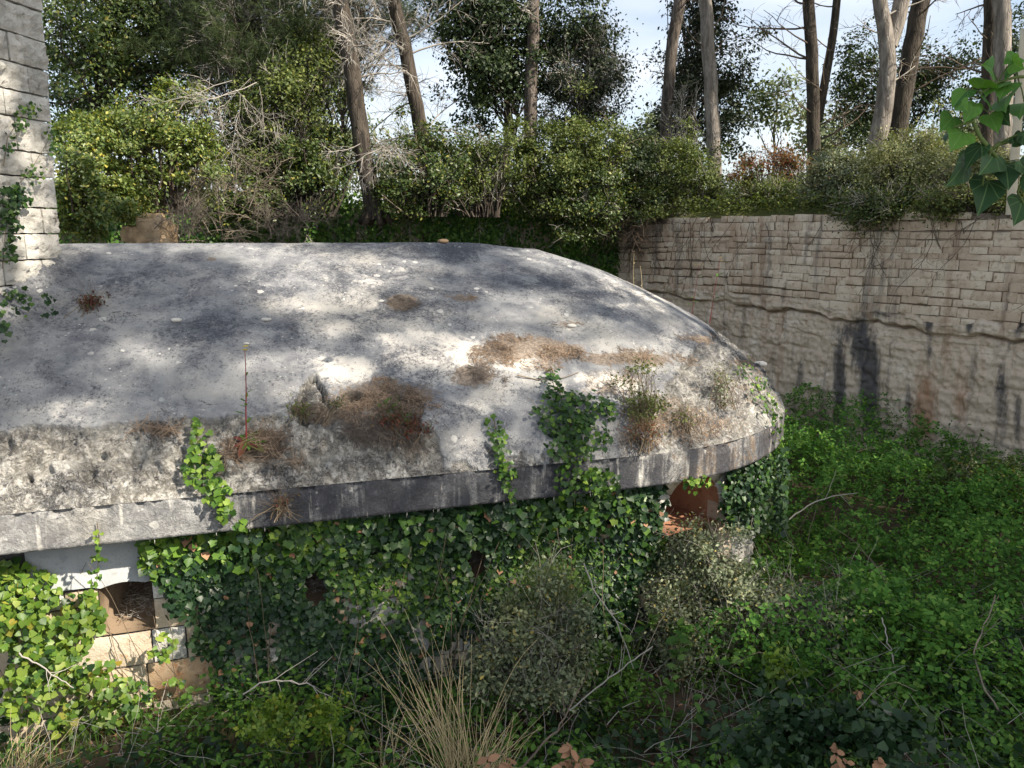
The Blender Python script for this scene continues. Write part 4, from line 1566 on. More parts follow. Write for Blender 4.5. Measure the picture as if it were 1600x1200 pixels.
tree('pine_tree', 'straight sunlit grey trunk standing in front of the dark cypress', [(1116, 250), (1110, 120), (1101, -5)], 25.5, 26, 22, 'bark_pale', GT, 46, 5, 7, 1.8, 4, 3, .15, .8, .15, 'twig_dark', 1500, 2.2)
tree('pine_tree', 'dark trunk with a thinner second stem and many bare side branches', [(1272, 245), (1270, 120), (1264, -5)], 26.5, 24, 19, 'bark_dark', GT, 47, 5, 26, 3.4, 5, 4, .15, .9, .02, 'twig_dark', 1500, 2.2,
     forks=[{'px': [(1278, 190), (1292, 110), (1303, 50), (1308, -5)], 'w0': 13, 'w1': 9, 'br': 9}], brr=.035)
tree('pine_tree', 'pale sunlit trunk that forks in two near the top of the picture', [(1372, 215), (1388, 130), (1388, 60), (1372, -5)], 23.5, 36, 22, 'bark_pale', GT, 48, 5, 10, 2.4, 4, 3, .25, .9, .05, 'twig', 1500, 2.2,
     forks=[{'px': [(1389, 72), (1402, 35), (1410, -5)], 'w0': 24, 'w1': 18}])
tree('pine_tree', 'dark thick trunk leaning right behind the pale forked trunk', [(1402, 210), (1418, 110), (1440, -5)], 25.5, 32, 28, 'bark_dark', GT, 49, 5, 16, 3.4, 6, 4, .25, .85, .02, 'twig_dark', 1500, 2.2, brr=.035)
tree('pine_tree', 'thick grey trunk at the far right behind the foreground ivy leaves', [(1568, 190), (1568, 100), (1564, -5)], 21, 30, 26, 'bark_pale', GT, 50, 5, 5, 2.0, 4, 3, .3, .8, .05, 'twig_dark', 1200, 2.0)
tree('pine_tree', 'dark trunk close against the left of the thick grey trunk far right', [(1543, 190), (1546, 100), (1548, -5)], 21.8, 22, 20, 'bark_dark', GT, 51, 5, 5, 2.0, 4, 3, .3, .8, .05, 'twig_dark', 1200, 2.0)

# dense crown of the middle tree
bush('evergreen_tree', 'dense blue green evergreen crown around the straight trunk in the centre', 'tree', gbase(800, 25), [
    blob(760, 20, 75, 70, 25, 1), blob(790, 95, 75, 55, 25, 1), blob(735, 65, 45, 50, 24.6, .7), blob(770, 150, 45, 35, 25, .5), blob(735, 190, 38, 22, 25.5, .35), blob(880, 30, 55, 60, 25.5, .6)],
    'diamond', 0.122, 27000, 'oak', 'bark_dark', None, 61, .30, .10, ('crown', 'trunk'), .25)
bush('evergreen_tree', 'twiggy grey green tree right of the centre trunk, thin against the sky', 'tree', gbase(900, 25), [
    blob(905, 110, 62, 60, 25.2, 1), blob(940, 150, 38, 60, 25.2, .8), blob(890, 175, 55, 40, 25, .7), blob(930, 50, 35, 35, 25.5, .5)],
    'diamond', 0.100, 15500, 'cypress', 'bark_dark', None, 62, .28, .07, ('crown', 'trunk'), .3, None, 16, 'twig')
bush('cypress_tree', 'dark cypress tree behind the two grey trunks against the sky', 'tree', gbase(1100, 30), [
    blob(1090, 30, 50, 90, 30, 1), blob(1110, 110, 60, 60, 30, 1), blob(1080, 160, 55, 60, 30, 1), blob(1150, 170, 45, 45, 29.5, .8), blob(1055, 190, 38, 40, 30, .6), blob(1100, -60, 50, 70, 30, .7), blob(1130, 215, 55, 30, 29, .7)],
    'diamond', 0.133, 20468, 'cypress', 'bark_dark', None, 63, .32, .12, ('crown', 'trunk'), .3, None, 4, 'twig_dark')
bush('bare_shrub', 'grey leafless twiggy shrub between the two trunks before the cypress', 'shrub', gbase(1072, 26.2), [
    blob(1072, 170, 30, 45, 26.2, 1)], 'oval', .06, 500, 'cypress', 'twig', None, 64, .25, .03, twigs=24)
bush('holm_oak', 'dark holm oak behind the pale forked trunk, open to the sky', 'tree', gbase(1400, 28.5), [
    blob(1350, 120, 38, 60, 28.5, .9), blob(1345, 195, 40, 50, 28, .9), blob(1440, 110, 50, 45, 28.5, .9), blob(1400, 175, 60, 40, 28.5, .8), blob(1480, 90, 30, 25, 28.5, .4), blob(1460, 150, 38, 28, 28.5, .5)],
    'diamond', 0.116, 14448, 'oak', 'bark_dark', None, 65, .28, .12, ('crown', 'trunk'), .3)
bush('holm_oak', 'dark holm oak foliage behind the trunks at the far right edge', 'tree', gbase(1560, 27), [
    blob(1590, 80, 45, 70, 27, 1), blob(1535, 140, 30, 40, 27, .7), blob(1590, 180, 45, 45, 27, .8)],
    'diamond', 0.116, 7224, 'oak', 'bark_dark', None, 66, .30, .10, ('crown', 'trunk'), .3)
# hazy trees further off
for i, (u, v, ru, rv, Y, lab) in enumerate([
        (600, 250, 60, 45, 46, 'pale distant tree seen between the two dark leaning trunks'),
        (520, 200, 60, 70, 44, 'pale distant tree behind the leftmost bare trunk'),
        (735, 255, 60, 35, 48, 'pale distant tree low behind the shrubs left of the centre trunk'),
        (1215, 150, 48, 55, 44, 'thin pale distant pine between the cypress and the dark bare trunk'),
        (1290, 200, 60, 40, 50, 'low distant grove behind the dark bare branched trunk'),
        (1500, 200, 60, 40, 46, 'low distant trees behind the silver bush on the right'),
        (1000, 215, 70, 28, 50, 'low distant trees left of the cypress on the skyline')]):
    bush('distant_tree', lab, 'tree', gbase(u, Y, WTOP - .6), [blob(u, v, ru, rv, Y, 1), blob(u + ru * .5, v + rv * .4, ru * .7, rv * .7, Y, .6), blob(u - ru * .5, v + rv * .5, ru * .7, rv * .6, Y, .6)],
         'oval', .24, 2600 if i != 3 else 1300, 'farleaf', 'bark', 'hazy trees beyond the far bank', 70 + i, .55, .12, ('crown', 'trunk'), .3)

# ============================================================ shrubs on the far bank above the wall
GS = 'shrubs along the top of the ditch wall'
sh = [
    ('dark green rounded shrub at the foot of the second leaning trunk', [blob(668, 262, 55, 55, 21.5), blob(640, 300, 40, 35, 21.2, .7)], 'diamond', 0.089, 14448, 'laurel_dark', 21.3, 660, 1),
    ('olive brown twiggy shrub left of the centre trunk, above the bright ivy', [blob(760, 262, 50, 42, 22.3), blob(720, 285, 45, 30, 22, .6)], 'diamond', 0.080, 9933, 'olive', 22, 755, 3),
    ('large deep green shrub with yellow lights right of the centre trunk', [blob(875, 255, 85, 60, 23), blob(840, 300, 60, 35, 22.6, .8), blob(920, 235, 50, 45, 23.2, .7)], 'diamond', 0.089, 27089, 'olive', 22.8, 880, 1),
    ('dark drooping shrub at the wall corner, hanging over the ditch beside the dome', [blob(900, 330, 55, 38, 22.8), blob(920, 290, 60, 35, 22.8, .8), blob(880, 365, 30, 18, 22.6, .4)], 'diamond', 0.080, 18060, 'laurel_dark', 23, 905, 1),
    ('blue green dark shrub between the corner and the slim grey trunk', [blob(985, 265, 50, 60, 24), blob(1010, 310, 45, 32, 23.6, .8)], 'diamond', 0.080, 16254, 'oak', 24, 985, 1),
    ('yellowish green shrub in front of the slim grey trunks', [blob(1050, 275, 65, 55, 24), blob(1095, 285, 40, 45, 23.5, .7), blob(1030, 325, 40, 22, 23.3, .5)], 'diamond', 0.080, 21672, 'olive', 23.8, 1055, 1),
    ('rusty red and green shrub between the grey trunk and the bare dark trunk', [blob(1195, 270, 55, 32, 23), blob(1230, 255, 30, 28, 23, .6)], 'diamond', 0.071, 7224, 'rust', 22.8, 1200, 2),
    ('fresh green low shrub with red twigs under the bare dark trunk', [blob(1200, 300, 50, 22, 21.8), blob(1255, 300, 45, 26, 21.6)], 'diamond', 0.071, 9030, 'olive', 21.6, 1225, 2),
    ('dark grey green shrub left of the silver bush on the wall top', [blob(1320, 282, 55, 42, 20), blob(1285, 300, 40, 30, 20.3, .6)], 'diamond', 0.066, 16254, 'greyshrub', 20, 1320, 1),
    ('silver leaved rounded bush glowing in the sun on the wall top', [blob(1420, 250, 62, 46, 19), blob(1460, 285, 55, 36, 18.7, .8), blob(1385, 285, 40, 36, 19, .6)], 'diamond', 0.057, 25283, 'silver', 18.8, 1420, 2),
    ('grey green shrub right of the silver bush, behind the near ivy leaves', [blob(1520, 275, 50, 42, 18), blob(1560, 290, 45, 36, 17.5, .8)], 'diamond', 0.057, 14448, 'silver', 17.8, 1530, 2),
    ('dark shrub spilling over the wall edge below the silver bush', [blob(1390, 325, 55, 16, 17.6), blob(1340, 318, 40, 12, 18.3, .6)], 'diamond', 0.062, 9933, 'laurel_dark', 18, 1385, 1),
    ('yellow green low growth spilling over the wall edge at the far right', [blob(1500, 318, 55, 14, 16.6), blob(1570, 312, 40, 16, 16.1, .8)], 'diamond', 0.062, 9030, 'olive', 16.4, 1530, 1),
]
for i, (lab, bl, kd, sz, nl, mt, Yb, ub, tw) in enumerate(sh):
    bush('shrub', lab, 'shrub', gbase(ub, Yb), bl, kd, sz, nl, mt, 'bark_dark', GS, 90 + i, .17, .035, shell=.5, twigs=tw, twigmat='twig' if i % 2 else 'twig_brown')
# dead curtain of creeper below the shrubs on the ditch wall and bare creeper stems on the stones
r = np.random.default_rng(77)
A = Acc()
kst = np.concatenate([r.uniform(-4, 12.2, 70)])
bst = np.stack([W0 + WD * k + WN * .09 + UP * (WTOP + r.uniform(-.2, .05)) for k in kst])
bb = polyl(bst, np.array([0, 0, -1.0]) + r.normal(0, .25, (len(kst), 3)) * np.array([.6, .8, 0]), r.uniform(.6, 2.6, len(kst)), 9, .22, -.12, r)
tubes(A, bb, .009, .004, 3)
b2 = spawn(bb, 7, .1, 1, .2, .7, .6, 5, .25, -.1, .3, r)
tubes(A, b2, .006, .003, 3)
part('creeper_stem', A, M['twig_dark'], thing('dead_creeper', 'leafless dark creeper stems straggling down the coursed stone wall at right', 'creeper', W0 + WD * 4 + UP * WTOP), kind='stuff')
brush('dead_creeper', 'grey tuft of dead creeper hanging over the wall below the yellowish shrub', 1085, 345, 32, 30, 23.3, 30, 78, 'twig', None, True)
brush('dead_creeper', 'purple brown dead creeper hanging on the stone near the wall corner', 985, 375, 20, 45, 23.6, 26, 79, 'twig_dark', None, True)

# ============================================================ ivy curtain on the wall behind the dome
r = np.random.default_rng(80)
n = 48000
kk = r.uniform(-1, BLEN + 5, n)
zz_ = r.uniform(3.0, WTOP + .75, n)
dens = fbm(np.stack([kk * .8, zz_ * .8, kk * 0], -1), 3, 81)
keep = r.random(n) < sstep(.25, .42, dens) * .7 + .3
kk, zz_ = kk[keep], zz_[keep]
bul = .18 + .5 * fbm(np.stack([kk * 1.1, zz_ * 1.1, kk * 0 + 9], -1), 3, 82)
pos = CORNER + BD * kk[:, None] + UP * zz_[:, None] + BN * (bul + r.normal(0, .06, len(kk)))[:, None]
A = Acc()
leaves(A, 'oval', pos, leaf_axes(BN + UP * .45 + r.normal(0, .45, pos.shape), (0, 0, -1), r), r.uniform(.07, .14, len(kk)), 1.7)
tagset(single('ivy_cover', A, M['ivy_wall'], 'dense curtain of green ivy covering the wall behind the dome crest', 'ivy', CORNER + BD * 7 + UP * 4), kind='stuff')
A = Acc()
ks_ = r.uniform(2, 14, 16)
st = np.stack([CORNER + BD * k + BN * .62 + UP * (WTOP + .2) for k in ks_])
hb = polyl(st, (0, 0, -1), r.uniform(.8, 1.9, 16), 8, .15, -.1, r)
tubes(A, hb, .012, .005, 3)
dead_twigs(A, hb, 9, 4, .5, .25, r, .008, -.1)
part('twig', A, M['twig'], thing('dead_creeper', 'pale dead creeper strands hanging over the ivy behind the dome', 'creeper', CORNER + BD * 8 + UP * WTOP), kind='stuff')

# low growth along the very edge of the ditch wall, and rank growth on the ground behind it
r = np.random.default_rng(85)
n = 16000
k = r.uniform(-5, KEND + .4, n)
back = .05 + 2.6 * r.random(n) ** 1.5
h = (.06 + .5 * r.random(n) ** 1.5) * (.35 + .9 * fbm(np.stack([k * 1.3, back, k * 0], -1), 3, 86))
pos = W0 + WD * k[:, None] - WN * (back - .12)[:, None] + UP * (WTOP + .05 + .1 * back + h)[:, None]
A = Acc()
leaves(A, 'diamond', pos, leaf_axes(UP + r.normal(0, .6, pos.shape), None, r), r.uniform(.05, .11, n))
tagset(single('wall_top_growth', A, M['olive'], 'low weeds growing along the top edge of the coursed stone wall', 'undergrowth', W0 + WD * 4 + UP * WTOP), kind='stuff')
n = 26000
a = r.uniform(0, 1, n) * (len(path) - 1)
i0 = np.minimum(a.astype(int), len(path) - 2)
pp0 = path[i0] * (1 - (a - i0))[:, None] + path[i0 + 1] * (a - i0)[:, None]
od = unit(pp0 - ctr)
dd_ = .5 + 16 * r.random(n) ** 1.4
pos = pp0 + od * dd_[:, None]
pos[:, 2] = WTOP + .3 + .9 * r.random(n) ** 1.4 * fbm(pos * np.array([.6, .6, 0]), 3, 87)
u, v, dep = to_px(pos)
pos = pos[(u > -60) & (u < 1660) & (dep > 1)]
A = Acc()
leaves(A, 'diamond', pos, leaf_axes(UP + r.normal(0, .6, pos.shape), None, r), r.uniform(.10, .22, len(pos)))
tagset(single('bank_growth', A, M['olive'], 'rank low growth covering the ground beyond the ditch', 'undergrowth', (0, 24, WTOP)), kind='stuff')
# more woodland behind on the left
bush('evergreen_tree', 'tall mid green tree closing the gap behind the twiggy pine on the left', 'tree', gbase(330, 27), [
    blob(300, 60, 90, 100, 27, 1), blob(420, 90, 90, 110, 27, 1), blob(480, 30, 80, 80, 27.5, .9), blob(350, 200, 90, 70, 26.5, .8), blob(470, 200, 70, 70, 27, .8)],
    'diamond', 0.133, 26487, 'olive', 'bark_dark', None, 97, .34, .14, ('crown', 'trunk'), .3)
bush('pine_tree', 'feathery pine crown in sun above the leftmost bare trunks', 'tree', gbase(540, 24.5), [
    blob(500, 40, 60, 70, 24.5, 1), blob(575, 20, 70, 55, 24.5, .8), blob(520, 130, 40, 60, 24, .6), blob(670, 10, 50, 40, 25, .5)],
    'needle', .20, 4200, 'pine', 'bark', None, 98, .34, .08, ('crown', 'trunk'), .2, 90, 18, 'twig')

# ============================================================ ditch vegetation
def rayfloor(u, v, z):
    d = ray(u, v)
    t = (z - EYE) / d[..., 2]
    return d * t[..., None] + np.array([0, 0, EYE])


def inside_bunker(x, y, m=0.0):
    return dome_s(x, y) > .36 - m


def wall_side(x, y):
    return (x - W0[0]) * WN[0] + (y - W0[1]) * WN[1]


r = np.random.default_rng(200)


def canopy(x, y):
    q = np.stack([x, y, x * 0], -1)
    h = .42 + 1.7 * (fbm(q * .6, 3, 201) - .4) + 1.25 * (fbm(q * 1.7, 3, 202) - .5)
    # taller towards the ditch wall and on the right, low in the trodden front
    h = h + .25 * sstep(9, 13, y) + .25 * sstep(4, 7, x)
    low = sstep(8.6, 7.0, y)
    return np.clip(h * (1 - .45 * low), .12, 1.5)


def scatter_canopy(n, x0, x1, y0, y1, r, cond):
    x, y = r.uniform(x0, x1, n), r.uniform(y0, y1, n)
    k = cond(x, y)
    return x[k], y[k]


# brambles in the right part of the ditch
x, y = scatter_canopy(140000, -1, 17, 6.2, 24, r, lambda x, y: (~inside_bunker(x, y, -.05)) & (wall_side(x, y) > .12) & (x > 2.6 + .6 * np.sin(y * 2) - .25 * (y - 8)) & (x / y < .82) & (x / y > .12))
cl = fbm(np.stack([x * 2.2, y * 2.2, x * 0], -1), 3, 205)
k = r.random(len(x)) < np.clip(sstep(.30, .52, cl) + .15, 0, 1) * np.clip(1.25 - .035 * y, .5, 1) * (.25 + .75 * sstep(6.8, 8.6, y + .2 * x))
x, y = x[k], y[k]
h = canopy(x, y)
z = floor_z(x, y) + h * (1 - .75 * r.random(len(x)) ** 1.7) + r.normal(0, .04, len(x))
A = Acc()
pos = np.stack([x, y, z], -1)
leaves(A, 'tri', pos, leaf_axes(UP * 1.0 + r.normal(0, .55, pos.shape) + np.array([0, -.25, 0]), None, r), r.uniform(.055, .135, len(x)) * (.7 + .9 * fbm(np.stack([x * .9, y * .9, x * 0 + 2], -1), 3, 209)))
tagset(single('bramble_thicket', A, M['bramble'], 'thick green bramble thicket filling the ditch below the tall stone wall', 'brambles', (6, 12, 0)), kind='stuff')
# canes through the thicket
nc = 420
x, y = scatter_canopy(nc, 1, 14, 6.5, 19, r, lambda x, y: (~inside_bunker(x, y, .05)) & (wall_side(x, y) > .3) & (x / y < .8))
b = np.stack([x, y, floor_z(x, y) - .05], -1)
can = polyl(b, np.stack([r.normal(0, .5, len(x)), r.normal(0, .5, len(x)), np.ones(len(x))], -1), r.uniform(.7, 1.9, len(x)), 9, .12, -.16, r)
A = Acc()
tubes(A, can, .007, .003, 3)
tagset(single('bramble_canes', A, M['twig_brown'], 'thin arching bramble canes sticking out of the thicket', 'brambles', (6, 11, 0)), kind='stuff')

# upright leafy herbs standing in patches among the brambles
r = np.random.default_rng(212)
x, y = scatter_canopy(900, 0, 13, 6.2, 17, r, lambda x, y: (~inside_bunker(x, y, .05)) & (wall_side(x, y) > .4) & (x / y < .75) & (fbm(np.stack([x * .8, y * .8, x * 0 + 7], -1), 3, 213) > .54))
b = np.stack([x, y, floor_z(x, y)], -1)
stp = polyl(b, np.array([0, 0, 1.0]) + r.normal(0, .18, b.shape), (canopy(x, y) + r.uniform(.05, .4, len(x))), 6, .06, .02, r)
A = Acc()
tubes(A, stp, .006, .003, 3)
tall_o = single('tall_herb_stems', A, M['greenstem'], 'upright green stems of taller herbs in the bramble thicket', 'herbs', (6, 10, 0))
tagset(tall_o, kind='stuff')
pl, tl, _, _ = along(stp, 12, .3, 1, r)
A = Acc()
leaves(A, 'oval', pl, leaf_axes(UP * .9 + r.normal(0, .5, pl.shape), None, r), r.uniform(.07, .17, len(pl)), 1.1)
tagset(single('tall_herbs', A, M['paleherb'], 'paler upright herbs standing in patches among the dark brambles', 'herbs', (6, 10, 0)), kind='stuff')

# low mixed undergrowth on the ditch bottom in front
x, y = scatter_canopy(85000, -7, 9, 4.8, 10.2, r, lambda x, y: (~inside_bunker(x, y, .12)) & (np.abs(x / y) < .85))
cl = fbm(np.stack([x * 1.6, y * 1.6, x * 0], -1), 3, 215)
k = r.random(len(x)) < sstep(.38, .58, cl) * .8 + .12
x, y, cl = x[k], y[k], cl[k]
z = floor_z(x, y) + (.03 + .55 * r.random(len(x)) ** 1.4 * sstep(.38, .62, cl))
pos = np.stack([x, y, z], -1)
A = Acc()
leaves(A, 'oval', pos, leaf_axes(UP + r.normal(0, .5, pos.shape), None, r), r.uniform(.035, .085, len(x)), 1.3)
tagset(single('undergrowth', A, M['herb'], 'low leafy green herbs on the ditch bottom in the foreground', 'undergrowth', (1, 7, 0)), kind='stuff')
# dark ivy creeping on the ditch bottom
x, y = scatter_canopy(26000, -6, 8, 5, 9.8, r, lambda x, y: (~inside_bunker(x, y, .12)) & (np.abs(x / y) < .85))
cl = fbm(np.stack([x * 1.3, y * 1.3, x * 0 + 4], -1), 3, 225)
k = r.random(len(x)) < sstep(.46, .6, cl)
x, y = x[k], y[k]
pos = np.stack([x, y, floor_z(x, y) + .05 + .35 * r.random(len(x)) ** 2], -1)
A = Acc()
leaves(A, 'ivylite', pos, leaf_axes(UP + r.normal(0, .45, pos.shape), None, r), r.uniform(.05, .10, len(x)))
tagset(single('ground_ivy', A, M['ivy_dark'], 'dark blue green ivy creeping over the ditch bottom', 'ivy', (1, 7, 0)), kind='stuff')
# grass and thin straw
x, y = scatter_canopy(26000, -7, 8, 4.8, 9.6, r, lambda x, y: (~inside_bunker(x, y, .1)) & (np.abs(x / y) < .85))
pos = np.stack([x, y, floor_z(x, y) - .02], -1)
cl = fbm(np.stack([x * 1.1, y * 1.1, x * 0 + 8], -1), 3, 235)
k = r.random(len(x)) < sstep(.42, .62, cl)
pos = pos[k]
A = Acc()
N_ = unit(r.normal(0, 1, pos.shape) * np.array([1, 1, .2]))
leaves(A, 'blade', pos, leaf_axes(N_, np.array([0, 0, 1.6]), r), r.uniform(.15, .5, len(pos)), .55)
tagset(single('green_grass', A, M['herb'], 'thin dark green grass growing between the herbs in the ditch', 'grass', (0, 7, 0)), kind='stuff')
# fallen dead twigs and stalks
x, y = scatter_canopy(2600, -6.5, 9, 5, 10.5, r, lambda x, y: (~inside_bunker(x, y, .05)) & (np.abs(x / y) < .85))
b = np.stack([x, y, floor_z(x, y) + .03 + .3 * r.random(len(x)) ** 2], -1)
A = Acc()
tubes(A, polyl(b, np.stack([r.normal(0, 1, len(x)), r.normal(0, 1, len(x)), np.abs(r.normal(.3, .5, len(x)))], -1), r.uniform(.2, 1.0, len(x)), 5, .14, -.05, r), r.uniform(.003, .006, len(x)), .002, 3)
tagset(single('fallen_twigs', A, M['twig'], 'tangle of dead grey twigs lying through the undergrowth', 'twigs', (1, 7, 0)), kind='stuff')
x, y = scatter_canopy(9000, -6.5, 12, 5, 12, r, lambda x, y: (~inside_bunker(x, y, .05)) & (np.abs(x / y) < .85) & (wall_side(x, y) > .2))
pos = np.stack([x, y, floor_z(x, y) + .015 + .02 * r.random(len(x))], -1)
A = Acc()
leaves(A, 'oval', pos, leaf_axes(UP + r.normal(0, .35, pos.shape), None, r), r.uniform(.03, .08, len(x)))
tagset(single('leaf_litter', A, M['deadleaf'], 'brown fallen leaves on the dark ditch soil', 'leaf litter', (1, 7, 0)), kind='stuff')


# ---- shrubs in the ditch
def fb(u, v, ru, rv, Y, w=1.0):
    return blob(u, v, ru, rv, Y, w)


GDS = 'shrubs growing in the ditch'
def dbase(u, Y):
    p = P(u, 1000, Y)
    p[2] = 0
    return p


bush('grey_shrub', 'tall grey green small leaved shrub below the red arched opening', 'shrub', dbase(1110, 8.9), [
    fb(1085, 858, 45, 30, 9.1, .8), fb(1110, 900, 80, 60, 9.0), fb(1090, 980, 90, 60, 8.7), fb(1170, 960, 75, 60, 8.9), fb(1190, 1030, 80, 45, 8.5, .8), fb(1060, 1050, 50, 40, 8.5, .5), fb(1085, 835, 12, 36, 9.1), fb(1150, 872, 14, 50, 9), fb(1215, 930, 16, 48, 8.9), fb(1035, 915, 14, 48, 8.9), fb(1255, 1000, 18, 40, 8.6)],
    'diamond', .048, 21000, 'greyshrub', 'twig_dark', GDS, 301, .12, .007, shell=.2, twigs=4, nclump=150, twr=.0035)
bush('grey_shrub', 'yellow flecked grey green shrub against the ivy wall, right of the straw grass', 'shrub', dbase(830, 7.5), [
    fb(830, 990, 75, 50, 7.5), fb(860, 1050, 55, 50, 7.3), fb(790, 1050, 55, 45, 7.3, .8), fb(880, 950, 40, 40, 7.6, .6), fb(795, 940, 12, 46, 7.5), fb(850, 922, 12, 46, 7.6), fb(908, 985, 14, 44, 7.4), fb(760, 1010, 13, 40, 7.4)],
    'diamond', .048, 12500, 'greyshrub', 'twig_dark', GDS, 302, .11, .007, shell=.2, twigs=4, nclump=100, twr=.0035)
bush('grey_shrub', 'sparse grey twiggy shrub beside the brambles, right of the arched opening', 'shrub', dbase(1290, 8.6), [
    fb(1280, 990, 60, 60, 8.8), fb(1320, 1060, 60, 40, 8.3, .7)],
    'oval', .045, 4500, 'greyshrub', 'twig_dark', GDS, 303, .15, .007, shell=.3, twigs=4, nclump=120, twr=.0035)
bush('dark_shrub', 'dark leafy shrub under the tall wall at the right edge of the ditch', 'shrub', dbase(1540, 12.8), [
    fb(1540, 790, 75, 50, 12.8), fb(1590, 770, 50, 45, 13, .7), fb(1480, 770, 40, 35, 13.2, .5)],
    'oval', .075, 8000, 'laurel_dark', 'twig_dark', GDS, 304, .17, .012, shell=.4, twigs=2, twr=.004)
bush('broom_shrub', 'fine stemmed green broom shrub in the middle of the ivy wall base', 'shrub', dbase(860, 7.75), [
    fb(860, 930, 40, 50, 7.75)], 'blade', .22, 2600, 'olive', 'greenstem', GDS, 305, .12, .012, shell=.3, wid=.5)
bush('leafy_sapling', 'young shrub with fresh bright green leaves low at left, in front of the stone wall', 'shrub', dbase(450, 6.6), [
    fb(445, 1105, 60, 16, 6.6), fb(395, 1140, 45, 22, 6.4, .7), fb(500, 1150, 50, 22, 6.4, .7), fb(450, 1165, 30, 20, 6.3, .5)],
    'tri', .08, 420, 'vine', 'greenstem', GDS, 306, .09, .01, shell=.3)
bush('leafy_sapling', 'blue green leafy shrub at the bottom right, beside the brown oak leaves', 'shrub', dbase(1260, 5.9), [
    fb(1260, 1145, 100, 28, 6.0), fb(1370, 1140, 80, 26, 5.9, .8), fb(1190, 1175, 60, 22, 5.8, .7), fb(1300, 1105, 30, 24, 6.1, .4), fb(1440, 1165, 50, 18, 5.8, .4)],
    'ivylite', .07, 1900, 'ivy_dark', 'greenstem', GDS, 307, .12, .012, shell=.3)
bush('leafy_sapling', 'small bright yellow green sprig beside the grey shrub', 'shrub', dbase(1215, 7.6), [
    fb(1215, 1035, 22, 20, 7.6)], 'oval', .07, 150, 'vine', 'greenstem', GDS, 308, .06, .008, shell=.2)

# ---- straw coloured grass tufts
def tuft(label, u, v, Y, H, n, seed, spread=.35, lean=(0, 0)):
    r = np.random.default_rng(seed)
    b = P(u, v, Y)
    b[2] = max(0, floor_z(np.array([b[0]]), np.array([b[1]]))[0])
    t = thing('dry_grass', label, 'grass tuft', b, 'straw coloured grass tufts')
    base = b + r.normal(0, .07, (n, 3)) * np.array([1.6, 1, 0])
    d = np.stack([r.normal(lean[0], spread, n), r.normal(lean[1], spread, n), np.ones(n)], -1)
    bl = polyl(base, d, H * r.uniform(.45, 1.1, n), 11, .06, -.075, r)
    A_ = Acc()
    tubes(A_, bl, .0048, .0014, 3)
    part('blade', A_, M['drygrass'], t, kind='stuff')
    return t


tuft('tallest straw grass tuft in the foreground, leaning left against the ivy wall', 725, 1230, 6.4, 1.6, 70, 401, .12, (-.16, .05))
tuft('straw grass tuft leaning right, beside the taller one', 735, 1225, 6.2, 1.1, 60, 402, .11, (.22, .05))
tuft('pale straw grass at the bottom left corner', 15, 1200, 6.3, .8, 90, 403, .4, (.05, 0))
tuft('thin straw grass stalks low among the dark twigs at the bottom centre', 600, 1190, 6.5, .8, 30, 404, .35)

# ---- single dead branches in the thicket
def stick(name, label, px, Y, w0, w1, mat, seed, side=4, cat='branch', group='bare branches lying in the ditch'):
    r = np.random.default_rng(seed)
    Ys = Y if isinstance(Y, (list, tuple)) else [Y] * len(px)
    p = np.array([P(u, v, yy) for (u, v), yy in zip(px, Ys)])
    cm = np.concatenate([[0], np.cumsum(np.linalg.norm(np.diff(p, axis=0), axis=1))])
    s = np.linspace(0, cm[-1], 14)
    q = np.stack([np.interp(s, cm, p[:, i]) for i in range(3)], -1)
    q[1:-1] = q[:-2] * .25 + q[1:-1] * .5 + q[2:] * .25
    q[1:-1] += r.normal(0, .008, (12, 3))
    t = thing(name, label, cat, q[0], group)
    A_ = Acc()
    tubes(A_, q, .6 * w0 / 2400 * Ys[0], .6 * w1 / 2400 * Ys[-1], 6)
    part('stem', A_, M[mat], t, True)
    if side:
        B = spawn(q[None], side, .3, .95, .15, .6, .7, 5, .12, 0, .3, r)
        A_ = Acc()
        tubes(A_, B, .5 * w1 / 2400 * Ys[0], .002, 4)
        part('side_twig', A_, M[mat], t, kind='stuff')
    return t


stick('dead_branch', 'dark forked bare branch rising from the bottom edge beside the brown oak leaves', [(810, 1210), (850, 1160), (878, 1130), (905, 1075)], [5.6, 5.8, 6, 6.2], 8, 4, 'twig_dark', 411, 5)
stick('dead_branch', 'pale thin upright dead stalk standing in the brambles', [(1402, 1070), (1396, 1030), (1378, 965)], [7.6, 7.8, 8.2], 5, 3, 'twig', 412, 2)
stick('dead_branch', 'long curved dead stem at the right among the brambles', [(1560, 1110), (1535, 1070), (1520, 1020), (1545, 960), (1555, 930)], [6.8, 7.2, 7.6, 8, 8.3], 6, 3, 'twig_brown', 413, 5)
stick('dead_branch', 'grey arching cane over the brambles right of the dome end', [(1225, 820), (1260, 790), (1300, 775), (1340, 770)], [11, 11.3, 11.6, 12], 4, 2, 'twig', 414, 3)
stick('dead_branch', 'long pale dead vine stem dropping diagonally from the ivy to the grey shrub', [(912, 880), (930, 925), (965, 975), (990, 1045)], [7.75, 7.7, 7.6, 7.5], 5, 3, 'twig', 415, 3)
stick('dead_branch', 'thin dead stem leaning at the foot of the ivy wall towards the right', [(890, 1110), (950, 1060), (1020, 1010)], [7.0, 7.2, 7.5], 5, 3, 'twig', 416, 3)
stick('dead_branch', 'pale arched dead stems above the leafy sapling at left', [(380, 1085), (420, 1062), (470, 1065), (520, 1090)], [6.9, 6.9, 6.9, 6.9], 5, 3, 'twig', 417, 8)
stick('dead_branch', 'bleached dead stems across the bright vine at the left edge', [(30, 1020), (70, 1045), (115, 1075)], [6.5, 6.5, 6.5], 5, 3, 'twig', 418, 4)

